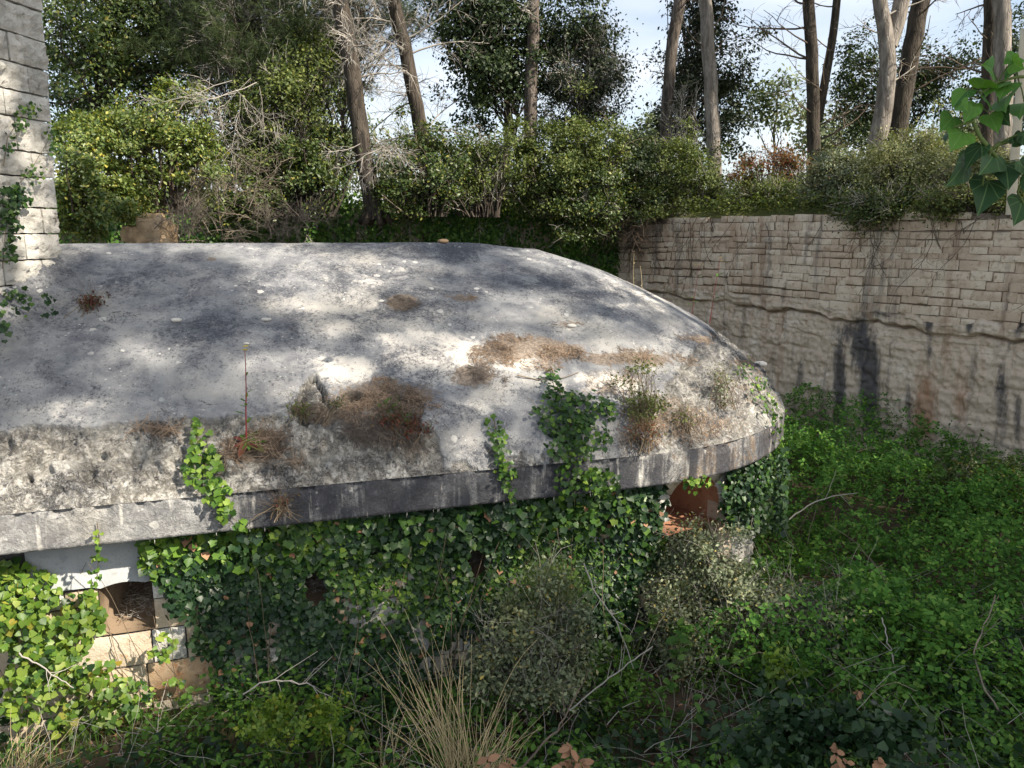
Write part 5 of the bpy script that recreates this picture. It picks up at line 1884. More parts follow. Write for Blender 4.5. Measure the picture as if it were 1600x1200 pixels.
# stones on the ditch bottom
def pebble(name, label, c, s, seed, mat='pebble', cat='stone', group=None, squash=.6):
    th, ph = np.meshgrid(np.linspace(0, 2 * math.pi, 11)[:-1], np.linspace(0, math.pi, 7), indexing='ij')
    d = np.stack([np.cos(th) * np.sin(ph), np.sin(th) * np.sin(ph), np.cos(ph)], -1).reshape(-1, 3)
    q = d * s * (.65 + .7 * fbm(d * 1.3 + seed * 3.1, 3, seed))[:, None] * np.array([1.2, .9, squash])
    A_ = Acc()
    A_.add(np.asarray(c) + q, grid_faces(10, 7, True)[:, ::-1])
    return single(name, A_, M[mat], label, cat, c, True, group)


pebble('stone', 'grey rounded stone lying in the undergrowth at the bottom right', rayfloor(np.array(1386.), np.array(1108.), .30), .085, 421, 'greystone')
pebble('stone', 'small white stone left of the grey rounded stone in the undergrowth', rayfloor(np.array(1366.), np.array(1097.), .32), .045, 422, 'greystone')

# ---- brown oak seedlings at the bottom edge
def oak_sprig(label, pts, Y, seed, size=.085):
    r = np.random.default_rng(seed)
    b = P(pts[0][0], 1260, Y)
    t = thing('oak_seedling', label, 'seedling', b, 'seedlings with brown oak leaves')
    A_ = Acc()
    for (u, v) in pts:
        tip = P(u, v, Y)
        tubes(A_, curve_to(b, tip[None], r, 6, .1, .03), .006, .002, 4)
        for j in range(7):
            a = j * 0.9 + r.uniform(-.3, .3)
            nrm_ = unit(np.array([[math.cos(a) * .6, math.sin(a) * .6 - .35, 1.0]]) + r.normal(0, .25, (1, 3)))
            X, Yv, Z = leaf_axes(nrm_, np.array([math.cos(a), math.sin(a), r.uniform(-.4, .3)]), r)
            if j == 0:
                lm = LEAF_BROWN
            o = link('leaf', LEAF_BROWN, t)
            s = size * r.uniform(.75, 1.25)
            o.matrix_basis = basis(X[0], Yv[0], Z[0], tip + r.normal(0, .015, 3), (s * 1.1, s, s))
    part('stem', A_, M['twig_dark'], t)


def leaf_mesh(kind, name, mat):
    A_ = Acc()
    A_.add(*TM[kind])
    return A_.mesh(name, M[mat])


LEAF_BROWN = leaf_mesh('oval', 'brown_leaf', 'deadleaf')
oak_sprig('oak seedling with brown leaves at the bottom edge, left of the forked bare branch', [(765, 1188), (795, 1195)], 5.5, 431, .10)
oak_sprig('oak seedling with brown leaves at the bottom edge, right of the forked bare branch', [(890, 1172), (905, 1190), (880, 1195)], 5.4, 432, .10)
oak_sprig('oak seedling with brown leaves at the bottom right, topmost leaf pale', [(1308, 1178), (1318, 1195)], 5.4, 433, .10)
oak_sprig('low brown oak seedling right of the other at the bottom right', [(1372, 1196)], 5.4, 434, .09)
oak_sprig('rust coloured oak seedling beside the grey stones', [(1345, 1082)], 6.9, 435, .085)

# ============================================================ ivy with separate leaves
IVY = {k: leaf_mesh('ivy', k, k) for k in ('ivy', 'ivy_bright', 'ivy_dark', 'deadleaf')}
HEART = {k: leaf_mesh('heart', k + '_heart', k) for k in ('ivy', 'ivy_bright', 'ivy_dark', 'vine')}


def ivy_plant(label, pos, nrm, sizes, mats, stems, name='ivy', cat='ivy', down=(0, 0, -1), limit=290, seed=1, group=None, jit=.5, kind='ivy', extra=None):
    """pos/nrm: leaf places and facing; the largest `limit` leaves become objects, the rest one mass"""
    r = np.random.default_rng(seed)
    t = thing(name, label, cat, pos.mean(0), group)
    X, Yv, Z = leaf_axes(nrm + r.normal(0, jit, nrm.shape), down, r)
    u, v, dep = to_px(pos)
    infr = (u > -20) & (u < 1620) & (v > -20) & (v < 1220)
    order_ = np.argsort(-(sizes / dep * infr + (0 if extra is None else extra)))
    mats = np.asarray(mats)
    one = order_[:limit]
    for i in one:
        me = (IVY if kind == 'ivy' else HEART)[mats[i]]
        o = link('leaf', me, t)
        o.matrix_basis = basis(X[i], Yv[i], Z[i], pos[i], (sizes[i] * r.uniform(.75, 1.15), sizes[i], sizes[i] * r.uniform(.5, 2.2)))
    rest = order_[limit:]
    if len(rest):
        A_ = Acc()
        for k in np.unique(mats[rest]):
            s_ = rest[mats[rest] == k]
            A2 = Acc()
            leaves(A2, 'ivylite', pos[s_], (X[s_], Yv[s_], Z[s_]), sizes[s_])
            o = part('foliage', A2, M[k], t, kind='stuff')
    if stems is not None and len(stems):
        A_ = Acc()
        for s_ in stems:
            tubes(A_, s_, .006, .0025, 4)
        part('stem', A_, M['stem'], t)
    return t


# ---- the big ivy on the bunker wall
r = np.random.default_rng(500)
n = 44000
kk = r.uniform(-3.2, KC + 2.6, n)            # distance along the wall, carried on round the curved end
zz_ = r.uniform(-.05, ZB + .02, n)
a_ = np.clip((kk - KC) / RW, 0, None)
flat_ = AX * np.minimum(kk, KC)[:, None] + NX * DW
owl = -NX * np.cos(a_)[:, None] + AX * np.sin(a_)[:, None]
pos = np.where((kk < KC)[:, None], flat_, CEN + owl * RW) + UP * zz_[:, None]
bul = .04 + .30 * np.clip(fbm(np.stack([kk * 1.6, zz_ * 1.6, kk * 0], -1), 3, 501) - .25, 0, 1) + .10 * sstep(1.4, 2.1, zz_) * r.random(n)
pos = pos + owl * (bul * r.uniform(.35, 1.1, n))[:, None]
u, v, _ = to_px(pos)
# outline of the ivy on the wall, by photo columns: left edge falls away from the opening
left = np.interp(v, [850, 880, 910, 950, 1000, 1050, 1100, 1150], [228, 236, 262, 286, 300, 338, 350, 380])
m = sstep(-18, 16, u - left + (fbm(np.stack([u * .03, v * .03, u * 0], -1), 3, 502) - .5) * 70)
low = np.interp(u, [250, 400, 520, 600, 660, 720, 800, 960, 1000, 1100], [1090, 1110, 1080, 1090, 1020, 980, 1000, 1100, 900, 800])
m *= sstep(40, -40, v - low)
den = fbm(np.stack([kk * 1.9, zz_ * 1.9, kk * 0 + 3], -1), 3, 503)
m *= np.clip(sstep(.22, .40, den) + .22, 0, 1) * (.5 + .5 * sstep(1080, 900, v))
for (oa, ob, z0, z1) in openings[1:]:
    cx, cz_ = (oa + ob) / 2, (z0 + z1) / 2
    hole = ((kk - cx) / ((ob - oa) * .5)) ** 2 + ((zz_ - cz_) / ((z1 - z0) * .55)) ** 2
    m *= sstep(.3, .95, hole)
bare = [(425, 1010, 14, 34), (640, 900, 12, 20), (655, 985, 14, 34), (705, 880, 8, 30), (590, 855, 16, 12), (430, 980, 12, 18), (705, 845, 14, 14)]
for (bu, bv, bru, brv) in bare:
    m *= 1 - .92 * np.exp(-(((u - bu) / bru) ** 2 + ((v - bv) / brv) ** 2))
m *= 1 - .97 * sstep(1.0, .75, ((u - 1085) / 52) ** 2 + ((v - 812) / 46) ** 2)
m *= np.where(u > 1000, np.maximum(sstep(1046, 1010, u) * .8, sstep(1132, 1150, u)), 1)
keep = r.random(n) < m
pos, kk, zz_, owl, u, v, bul = pos[keep], kk[keep], zz_[keep], owl[keep], u[keep], v[keep], bul[keep]
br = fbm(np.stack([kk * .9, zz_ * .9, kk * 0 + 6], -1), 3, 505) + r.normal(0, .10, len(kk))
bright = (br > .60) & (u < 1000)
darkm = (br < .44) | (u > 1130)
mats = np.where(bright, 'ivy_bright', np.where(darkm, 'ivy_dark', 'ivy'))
mats = np.where(r.random(len(mats)) < .012, 'deadleaf', mats)
sizes = r.uniform(.05, .085, len(kk)) * (1 + .55 * sstep(1.5, 2.1, zz_) * r.random(len(kk)) + .15 * bul)
st = []
for kq in r.uniform(-1.8, 3.9, 26):
    b0 = AX * kq + NX * (DW - r.uniform(.03, .26))
    st.append(polyl(b0 + UP * .05, np.array([r.normal(0, .25), 0, 1]), r.uniform(1.2, 2.2), 10, .12, .1, r)[0])
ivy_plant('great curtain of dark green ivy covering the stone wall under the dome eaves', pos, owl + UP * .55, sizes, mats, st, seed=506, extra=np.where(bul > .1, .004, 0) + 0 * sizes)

# ---- ivy clumps on the dome
def dome_ivy(label, spots, n, size, mats, stems_px, seed, lift=(.02, .12), bare_ok=True, limit=290):
    """spots: (u, v, ru, rv, weight) in the photo, dropped onto the roof or the fascia"""
    r = np.random.default_rng(seed)
    w = np.array([s_[4] * s_[2] * s_[3] for s_ in spots])
    c = r.choice(len(spots), n, p=w / w.sum())
    S_ = np.array(spots)[c]
    q = unit(r.normal(0, 1, (n, 2))) * np.sqrt(r.random(n))[:, None]
    u, v = S_[:, 0] + q[:, 0] * S_[:, 2], S_[:, 1] + q[:, 1] * S_[:, 3]
    p, nn = surf(u, v)
    p = p + nn * r.uniform(*lift, n)[:, None]
    mm = r.choice(list(mats), n, p=list(mats.values()))
    st = []
    for s_ in stems_px:
        a, b = surf(np.array([q_[0] for q_ in s_], float), np.array([q_[1] for q_ in s_], float))
        st.append(a + b * .03)
    return ivy_plant(label, p, nn * 1.0 + UP * .35 - np.array([0, .25, 0]), size * r.uniform(.65, 1.3, n), mm, st, seed=seed, limit=limit)


def surf(u, v):
    """roof point, or the fascia / hanging plane in front of the wall when the sight line passes under the rim"""
    p = dome_hit(u, v)
    nn = dome_n(np.where(np.isnan(p), 0, p))
    d = ray(u, v)
    # sight line against the vertical eaves surface (straight part, then the round end)
    t1 = D0 / (d @ NX)
    p1 = d * t1[:, None]
    k1_ = p1 @ AX
    n1 = np.repeat(-NX[None], len(u), 0)
    b_ = d[:, :2] @ CEN[:2]
    a2 = (d[:, :2] ** 2).sum(1)
    c2 = (CEN[:2] ** 2).sum() - R * R
    disc = b_ * b_ - a2 * c2
    t2 = (b_ - np.sqrt(np.maximum(disc, 0))) / a2
    p2 = d * t2[:, None]
    use2 = (k1_ > KC) & (disc > 0)
    pf = np.where(use2[:, None], p2, p1)
    pf[:, 2] = pf[:, 2] + EYE
    o2 = unit((p2 - CEN) * np.array([1, 1, 0]))
    nf = np.where(use2[:, None], o2, n1)
    fas = (pf[:, 2] < ZT + .03) | np.isnan(p[:, 0])
    return np.where(fas[:, None], pf, p), np.where(fas[:, None], nf, nn)


dome_ivy('bright sunlit ivy clump trailing over the roof edge at left, beside the red stemmed weed', [(312, 690, 16, 22, .8), (318, 730, 28, 34, 1), (340, 770, 20, 18, 1), (355, 795, 14, 14, .8), (374, 815, 10, 9, .7), (303, 668, 9, 8, .6)],
         210, .068, {'ivy_bright': .75, 'ivy': .25}, [[(303, 664), (312, 700), (330, 750), (350, 790), (378, 824)]], 511)
dome_ivy('narrow ivy strand running down the roof to the eaves, left of the large clump', [(768, 665, 14, 16, .9), (776, 690, 10, 18, .8), (784, 715, 14, 14, 1), (788, 735, 18, 14, 1), (794, 765, 8, 16, .8)],
         120, .055, {'ivy': .7, 'ivy_bright': .3}, [[(770, 650), (776, 690), (786, 730), (794, 780)]], 512)
dome_ivy('largest ivy clump on the dome, spilling over the eaves in the centre', [(858, 600, 14, 22, .7), (870, 625, 26, 18, 1), (905, 640, 44, 22, 1.1), (880, 665, 42, 22, 1.1), (915, 680, 36, 26, 1), (885, 700, 34, 24, .8),
          (900, 735, 34, 22, .9), (930, 745, 32, 20, .9), (880, 760, 16, 16, .5), (945, 762, 14, 12, .5), (840, 650, 16, 12, .6), (948, 645, 12, 14, .7)],
         760, .062, {'ivy': .72, 'ivy_bright': .13, 'ivy_dark': .15}, [[(860, 575), (875, 620), (893, 670), (896, 720), (896, 790)], [(893, 670), (870, 640), (840, 640), (822, 622)]], 513, (.03, .16))
dome_ivy('sunlit ivy trailing along the rounded right end of the dome', [(1160, 580, 12, 14, .8), (1178, 610, 16, 18, 1), (1195, 632, 14, 18, 1), (1208, 655, 12, 18, 1), (1190, 600, 8, 10, .5), (1216, 690, 10, 20, .8)],
         170, .05, {'ivy': .5, 'ivy_bright': .5}, [[(1150, 565), (1175, 600), (1200, 640), (1214, 690)]], 514)
dome_ivy('tiny ivy sprig dangling from the eaves above the left opening', [(155, 835, 7, 18, 1), (158, 865, 9, 14, 1), (150, 895, 12, 14, 1)], 34, .05, {'ivy_bright': .8, 'ivy': .2}, [[(153, 815), (157, 850), (152, 905)]], 515, (.04, .1))
dome_ivy('small pale ivy sprig hanging over the red arched opening', [(1085, 750, 22, 9, 1), (1072, 762, 10, 8, .7), (1125, 752, 8, 6, .3)], 36, .06, {'ivy_bright': .6, 'ivy': .4}, [[(1060, 745), (1085, 750), (1110, 755)]], 516, (.04, .12))
# dark ivy curtain under the right end of the dome
r = np.random.default_rng(520)
n = 1500
u = r.uniform(1135, 1228, n)
v = r.uniform(690, 830, n)
k = (v > 765 - (u - 1135) * .75) & (u < 1230 - np.abs(v - 740) * .05)
u, v = u[k], v[k]
p, nn = surf(u, v)
p = p + nn * r.uniform(-.15, .08, len(u))[:, None]
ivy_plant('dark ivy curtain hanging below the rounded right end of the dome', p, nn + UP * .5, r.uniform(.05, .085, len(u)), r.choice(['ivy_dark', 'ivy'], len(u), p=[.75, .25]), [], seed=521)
# ivy hanging out of the eaves over the wall, large fresh leaves
r = np.random.default_rng(525)
n = 520
u = r.uniform(330, 1010, n)
ev = np.interp(u, [0, 400, 700, 1000], [868, 825, 792, 762])
v = ev + 6 + r.random(n) ** 1.6 * 60
d = ray(u, v)
t_ = (D0 + .10 + .12 * r.random(n)) / (d @ NX)
p = d * t_[:, None] + np.array([0, 0, EYE])
ivy_plant('row of larger fresh ivy leaves hanging just under the dome eaves', p, -NX + UP * .5 + 0 * p, r.uniform(.06, .115, n), r.choice(['ivy', 'ivy_bright', 'ivy_dark'], n, p=[.55, .15, .3]), [], seed=526)

# ---- ivy on the tower
def tower_ivy(label, spots, n, size, seed, mats, stems_px=()):
    r = np.random.default_rng(seed)
    w = np.array([s_[4] * s_[2] * s_[3] for s_ in spots])
    S_ = np.array(spots)[r.choice(len(spots), n, p=w / w.sum())]
    q = unit(r.normal(0, 1, (n, 2))) * np.sqrt(r.random(n))[:, None]
    u, v = S_[:, 0] + q[:, 0] * S_[:, 2], S_[:, 1] + q[:, 1] * S_[:, 3]

    def on(u_, v_, dep):
        kz = [tower_hit(a, b) for a, b in zip(u_, v_)]
        return np.array([tpt(k_, -dp, z_) for (k_, z_), dp in zip(kz, dep)])
    p = on(u, v, r.uniform(.03, .14, n))
    pd = dome_hit(u, v)
    near_ = (~np.isnan(pd[:, 0])) & (np.nan_to_num(pd[:, 1], nan=99) < p[:, 1])
    p = np.where(near_[:, None], np.nan_to_num(pd) + UP * r.uniform(.06, .3, n)[:, None] + TN * .1 - np.array([0, .12, 0]), p)
    st = [on([a for a, b in s_], [b for a, b in s_], [.03] * len(s_)) for s_ in stems_px]
    return ivy_plant(label, p, TN + UP * .4 - np.array([0, .5, 0]) + 0 * p, size * r.uniform(.6, 1.3, n), r.choice(list(mats), n, p=list(mats.values())), st, seed=seed + 1, jit=.5)


tower_ivy('leafy ivy clump on the tower face, half way up at the left edge', [(10, 310, 24, 26, 1), (4, 350, 16, 24, 1), (30, 318, 10, 8, .5), (2, 390, 10, 22, .8)], 170, .062, 531, {'ivy': .7, 'ivy_dark': .3}, [[(0, 420), (6, 350), (10, 300)]])
tower_ivy('small leaved creeper climbing the tower above the ivy clump', [(36, 172, 16, 14, .8), (20, 195, 14, 12, .8), (5, 225, 8, 20, .8), (44, 265, 14, 14, .8), (72, 220, 9, 22, .9), (48, 284, 10, 10, .5)], 150, .042, 533, {'ivy': .8, 'ivy_bright': .2},
          [[(2, 260), (8, 215), (25, 190), (45, 160)], [(15, 300), (45, 265), (75, 215)]])
tower_ivy('ivy sprig at the foot of the tower reaching over the dome', [(8, 480, 14, 26, 1), (36, 492, 16, 10, .9), (62, 494, 16, 8, .8), (82, 500, 8, 6, .6), (5, 530, 10, 18, .8)], 110, .055, 535, {'ivy': .6, 'ivy_dark': .4}, [[(0, 510), (20, 485), (50, 490), (86, 502)]])

# ---- bright climbing vine at the lower left
r = np.random.default_rng(540)
vsp = [(40, 920, 50, 40, .9), (30, 980, 50, 40, 1), (90, 1000, 50, 40, 1), (130, 960, 34, 40, .8), (70, 1050, 60, 36, 1), (150, 1060, 40, 34, .7), (30, 1090, 40, 40, .7), (180, 1110, 40, 30, .6), (210, 1080, 30, 26, .5), (255, 1010, 22, 24, .35), (120, 1120, 50, 30, .6), (10, 900, 30, 26, .8), (275, 1080, 26, 22, .3)]
S_ = np.array(vsp)
w = S_[:, 2] * S_[:, 3] * S_[:, 4]
n = 1500
q = unit(r.normal(0, 1, (n, 2))) * np.sqrt(r.random(n))[:, None]
c = r.choice(len(vsp), n, p=w / w.sum())
u, v = S_[c, 0] + q[:, 0] * S_[c, 2], S_[c, 1] + q[:, 1] * S_[c, 3]
d = ray(u, v)
t_ = (DW - .06 - .5 * r.random(n) * sstep(880, 1050, v)) / (d @ NX)
p = d * t_[:, None] + np.array([0, 0, EYE])
stm = [polyl(AX * kq + NX * (DW - .2), (0, 0, 1), 2.0, 9, .2, .05, r)[0] for kq in (-3.0, -2.7, -2.4, -2.2, -1.9)]
ivy_plant('bright yellow green climbing vine on the wall around the left opening', p, -NX + UP * .8 + SUN * .3 + 0 * p, r.uniform(.045, .095, n), r.choice(['vine', 'ivy_bright', 'ivy'], n, p=[.62, .23, .15]), stm,
          'vine', 'vine', seed=541, kind='heart', jit=.5)

# ============================================================ small plants and litter on the dome
def litter(name, label, spots, n, mat, seed, lift=.04, L=(.04, .095)):
    r = np.random.default_rng(seed)
    S_ = np.array(spots)
    w = S_[:, 2] * S_[:, 3] * S_[:, 4]
    c = r.choice(len(spots), n, p=w / w.sum())
    n = int(len(c) * .6)
    c = c[:n]
    q = unit(r.normal(0, 1, (n, 2))) * (r.random(n) ** .45)[:, None]
    q = q * (.75 + .5 * vnoise(np.concatenate([q * 3 + c[:, None] * 7.0, q[:, :1] * 0], 1), 9))[:, None]
    u, v = S_[c, 0] + q[:, 0] * S_[c, 2], S_[c, 1] + q[:, 1] * S_[c, 3]
    p = dome_hit(u, v)
    ok = ~np.isnan(p[:, 0])
    ok &= dome_s(p[:, 0], p[:, 1]) > .03
    rag = 1.5 * (fbm(np.where(np.isnan(p), 0, p) * 4.0, 4, seed) - .5) + .5 + .34 * (1 - np.sqrt((q ** 2).sum(1)))
    ok &= rag + r.normal(0, .03, len(q)) > .55
    p, q = p[ok], q[ok]
    nn = dome_n(p)
    hgt = .3 * lift * np.clip(1 - (q ** 2).sum(1), .15, 1) * r.random(len(p)) + .008 + .05 * (dome_s(p[:, 0], p[:, 1]) < .75) * r.random(len(p))
    d = r.normal(0, 1, p.shape)
    d = unit(d - nn * (d * nn).sum(1, keepdims=True) * .97)
    A_ = Acc()
    tubes(A_, polyl(p + nn * hgt[:, None], d, r.uniform(*L, len(p)), 3, .12, 0, r), .0026, .002, 3)
    return tagset(single(name, A_, M[mat], label, 'pine needles', p.mean(0)), kind='stuff')


litter('needle_litter', 'brown pine needle mound on the roof, over the broken concrete lump', [(600, 612, 85, 22, 1), (520, 632, 60, 12, .8), (640, 640, 50, 26, .8), (560, 650, 60, 16, .6)], 5200, 'needles', 601, .10)
litter('needle_litter', 'long brown drift of pine needles curving across the roof above the large ivy clump', [(800, 535, 40, 14, 1), (760, 560, 40, 18, .9), (860, 552, 60, 12, 1), (950, 556, 80, 11, 1), (1040, 565, 50, 10, .8), (830, 570, 60, 14, .6), (930, 590, 90, 18, .5)], 6500, 'needles', 602, .06)
litter('needle_litter', 'dark old needle patch at the left tip of the long drift', [(745, 590, 30, 18, 1), (770, 600, 26, 14, .7)], 1900, 'needles_dark', 603, .08)
litter('needle_litter', 'small round needle patch high on the roof', [(632, 472, 26, 14, 1)], 1100, 'needles_dark', 604, .05)
litter('needle_litter', 'faint needle streak right of the small round patch', [(722, 465, 34, 8, 1), (890, 508, 20, 5, .6), (1090, 528, 30, 7, .6)], 900, 'needles', 605, .03)
litter('needle_litter', 'needles and soil around the red stemmed weed on the roof edge', [(400, 690, 55, 24, 1), (440, 705, 40, 26, .9), (250, 672, 46, 8, .5), (370, 700, 30, 26, .7)], 3600, 'needles', 606, .10, (.08, .2))
litter('needle_litter', 'dark matted needles under the red sedum on the broken lump', [(610, 675, 60, 22, 1), (640, 690, 30, 16, .7), (560, 672, 24, 12, .6)], 3000, 'needles_dark', 607, .12, (.08, .2))
litter('needle_litter', 'thin dry needles scattered over the rough right end of the dome', [(1060, 650, 90, 40, 1), (1130, 690, 70, 30, .8), (1160, 600, 40, 40, .6), (1000, 680, 40, 30, .6)], 4200, 'needles', 608, .03)


def roof_pt(u, v):
    p, n_ = surf(np.array([u], float), np.array([v], float))
    return p[0], n_[0]


def weed(label, u, v, H, seed, stem='greenstem', nflower=1, rosette=True, leafmat='herb', lean=.05, name='weed', flowermat='yellow', leafn=7, group='flowering weeds on the dome'):
    r = np.random.default_rng(seed)
    b, n_ = roof_pt(u, v)
    t = thing(name, label, 'weed', b, group)
    st = polyl(b[None], np.array([lean, 0, 1.0]), H, 12, .03, .02, r)
    A_ = Acc()
    tubes(A_, st, *((.0085, .0035) if leafn > 8 else (.0045, .002)), 6)
    part('stem', A_, M[stem], t, True)
    me = leaf_mesh('oval', leafmat + '_leaf', leafmat)
    pl, tl, _, _ = along(st, leafn, .1, .85, r)
    for q, tq in zip(pl, tl):
        a = r.uniform(0, 6.28)
        dd = np.array([math.cos(a), math.sin(a), .5])
        X, Yv, Z = leaf_axes((UP + np.array([-math.cos(a), -math.sin(a), 0]) * .5)[None], dd, r)
        o = link('leaf', me, t)
        s = r.uniform(.07, .13) * H / .9
        o.matrix_basis = basis(X[0], Yv[0], Z[0], q, (s * .6, s, s))
    if rosette:
        rm = leaf_mesh('oval', 'rosette_leaf', 'redleaf')
        for j in range(16):
            a = j * 2.4 + r.uniform(-.3, .3)
            dd = np.array([math.cos(a), math.sin(a), .05])
            X, Yv, Z = leaf_axes((n_ + UP * .6)[None], dd, r)
            o = link('leaf', rm if j % 3 else me, t)
            s = r.uniform(.12, .24)
            o.matrix_basis = basis(X[0], Yv[0], Z[0], b + n_ * .04, (s * .7, s, s))
    for f in range(nflower):
        c = st[0, -1] + (r.normal(0, .035, 3) if f else 0)
        A_ = Acc()
        for j in range(11):
            a = j * 2 * math.pi / 11
            dd = np.array([[math.cos(a), math.sin(a), .25]])
            X, Yv, Z = leaf_axes(np.array([[-.3 * math.cos(a), -.3 * math.sin(a), 1]]), dd, np.random.default_rng(1))
            leaves(A_, 'oval', c[None], (X, Yv, Z), .04 if leafn > 8 else .022)
        part('flower', A_, M[flowermat], t)
    return t


weed('tall yellow flowered weed with a red stem growing from the roof edge at left', 385, 692, .98, 611, 'redstem', 2, True, 'herb', .01, leafn=9)
weed('yellow flowered weed on the right slope of the dome, left of its twin', 1081, 492, .80, 612, 'redstem', 3, False, leafn=5)
weed('yellow flowered weed on the right slope of the dome, right of its twin', 1109, 505, .78, 613, 'redstem', 2, False, leafn=5)
weed('pale dried seed stalk on the far right slope of the dome', 990, 446, .5, 614, 'drygrass', 1, False, 'drygrass', .0, flowermat='drygrass', leafn=4)
weed('thin dried stalk just right of the pale seed stalk', 1003, 452, .36, 615, 'drygrass', 1, False, 'drygrass', .02, flowermat='drygrass', leafn=2)


def roof_shrub(label, u, v, blobs, kind, size, n, mat, seed, name='small_shrub', stem='stem', sr=.008, group='small shrubs rooted in the dome'):
    b, _ = roof_pt(u, v)
    Y = b[1]
    return bush(name, label, 'shrub', b, [blob(a, c, d_, e, Y - .05, 1) for (a, c, d_, e) in blobs], kind, size, n, mat, stem, group, seed, .06, sr, shell=.2, nclump=28)


roof_shrub('bushy green shrublet on the roof right of the largest ivy clump', 995, 655, [(985, 622, 30, 20), (1000, 645, 28, 16), (1025, 625, 24, 18)], 'oval', .035, 900, 'olive', 621)
roof_shrub('slender sapling with sparse leaves above the bushy shrublet', 1008, 640, [(1008, 575, 24, 20), (975, 590, 14, 10)], 'oval', .038, 230, 'olive', 622)
roof_shrub('brownish yellow shrublet low on the roof, below the bushy green one', 1005, 690, [(1005, 672, 24, 14)], 'oval', .03, 350, 'rust', 623)
roof_shrub('grey green small shrub on the rough right end of the dome', 1130, 625, [(1128, 590, 18, 24), (1122, 622, 20, 14)], 'oval', .032, 420, 'greyshrub', 624)
roof_shrub('thin low sprig on the roof between the shrublet and the rounded end', 1072, 662, [(1070, 650, 12, 14)], 'oval', .03, 130, 'olive', 625)
roof_shrub('dark red dry plant tuft on the dome close to the tower', 143, 478, [(143, 472, 13, 9)], 'oval', .035, 320, 'redleaf', 626)
roof_shrub('dark red sedum with a few green leaves on the broken roof lump', 620, 672, [(612, 658, 26, 14), (650, 668, 20, 14), (625, 680, 30, 10)], 'oval', .035, 600, 'redleaf', 627)
roof_shrub('fresh green rosette plant in the needle mound', 617, 642, [(614, 636, 12, 8), (634, 652, 8, 7)], 'oval', .06, 60, 'herb', 628)
roof_shrub('yellow green moss and herbs on the left flank of the needle mound', 470, 645, [(470, 640, 18, 8), (525, 630, 8, 5)], 'oval', .03, 240, 'olive', 629)
roof_shrub('red brown weed rooted in the fascia crack at left', 440, 790, [(440, 785, 10, 12)], 'oval', .03, 90, 'redleaf', 630)

# stones and shell white lichens lying on the dome
for i, (u, v, s, lab, mt) in enumerate([
        (692, 374, .055, 'ochre stone lying on the crest of the dome', 'recess'), (275, 498, .055, 'white flat stone on the dome slope, left of the other white one', 'pebble'),
        (416, 497, .05, 'white flat stone on the dome slope, right of the other white one', 'pebble'), (892, 507, .06, 'pale stone in a needle patch on the dome', 'pebble'),
        (1187, 567, .09, 'whitish stone on the far right rim of the dome', 'pebble'), (385, 534, .03, 'tiny white stone above the yellow flower head', 'pebble')]):
    p, n_ = roof_pt(u, v + 3)
    pebble('stone', lab, p + n_ * s * .18, s, 640 + i, mt, 'stone', 'loose stones on the dome', .45)
p, _ = surf(np.array([808, 840, 880, 905.]), np.array([590, 597, 594, 585.]))
A = Acc()
tubes(A, p + UP * .03, .010, .004, 6)
single('dead_stick', A, M['twig_brown'], 'thin brown stick lying on the roof above the ivy strand', 'stick', p[0])

# pole at the right on the wall top
p0, p1 = P(1578, 345, 14.6), P(1601, 45, 14.4)
A = Acc()
q = np.stack([p0 + (p1 - p0) * t for t in np.linspace(0, 1, 8)])
q[0, 2] = WTOP - .1
tubes(A, q, .085, .065, 10)
single('wooden_pole', A, M['pole'], 'bleached leaning wooden pole at the right edge behind the near leaves', 'pole', q[0], True)

# ============================================================ ivy branch close to the camera, upper right
def detailed_leaf(name, mat, seed):
    """ivy leaf about one unit long: three shallow lobes, folded along the midrib, raised veins"""
    r = np.random.default_rng(seed)
    key = np.array([(0, .05), (.10, -.01), (.22, -.02), (.34, .03), (.42, .12), (.455, .23), (.45, .34), (.42, .43), (.37, .51), (.32, .585), (.27, .66), (.215, .745), (.15, .84), (.08, .94), (0, 1.05)])
    key[1:-1] += r.normal(0, .008, (13, 2))
    out = key
    mid = np.linspace(0, 1, 5)
    cols = []
    for x, y in out:
        cy = np.clip(y * .9 + .03, 0.06, 1.02)
        cx = 0
        for m_ in mid:
            px_, py_ = cx + (x - cx) * m_, (cy + (y - cy) * m_)
            z_ = .17 * abs(px_) * (1 - .4 * abs(px_)) - .22 * (py_ - .3) ** 2 + .02 * math.sin(9 * py_ + 5 * px_) * m_
            cols.append((px_, py_, z_))
    V = np.array(cols)
    F = grid_faces(len(out), 5)
    V2 = V * np.array([-1, 1, 1])
    A_ = Acc()
    A_.add(V, F)
    A_.add(V2, F[:, ::-1])
    return A_.mesh(name, M[mat], True)


NL = [detailed_leaf('near_leaf', 'ivy_front', 1), detailed_leaf('near_leaf_dark', 'ivy_front_dark', 2)]
YB = 1.7
root = P(1640, 235, YB)
fb_t = thing('ivy_branch', 'ivy branch with large glossy leaves hanging in from the right edge, close to the viewer', 'ivy', root)
A = Acc()
def near_path(px):
    return np.array([P(u, v, YB + dy) for (u, v, dy) in px])
NSTEM = (([(1640, 190, .05), (1600, 215, .03), (1560, 225, 0), (1548, 235, 0)], .006), ([(1548, 235, 0), (1532, 215, 0), (1520, 190, 0), (1522, 165, .02)], .005), ([(1548, 235, 0), (1565, 255, .02), (1600, 275, .03)], .004),
               ([(1640, 120, .06), (1590, 120, .04), (1560, 128, .02), (1535, 145, 0)], .004), ([(1600, 275, .03), (1590, 300, .03), (1600, 320, .02)], .003), ([(1548, 235, 0), (1540, 260, 0), (1535, 290, 0)], .003), ([(1520, 190, 0), (1500, 195, -.02), (1490, 200, -.02)], .003))
for px, ra in NSTEM:
    tubes(A, near_path(px), ra, ra * .6, 6)
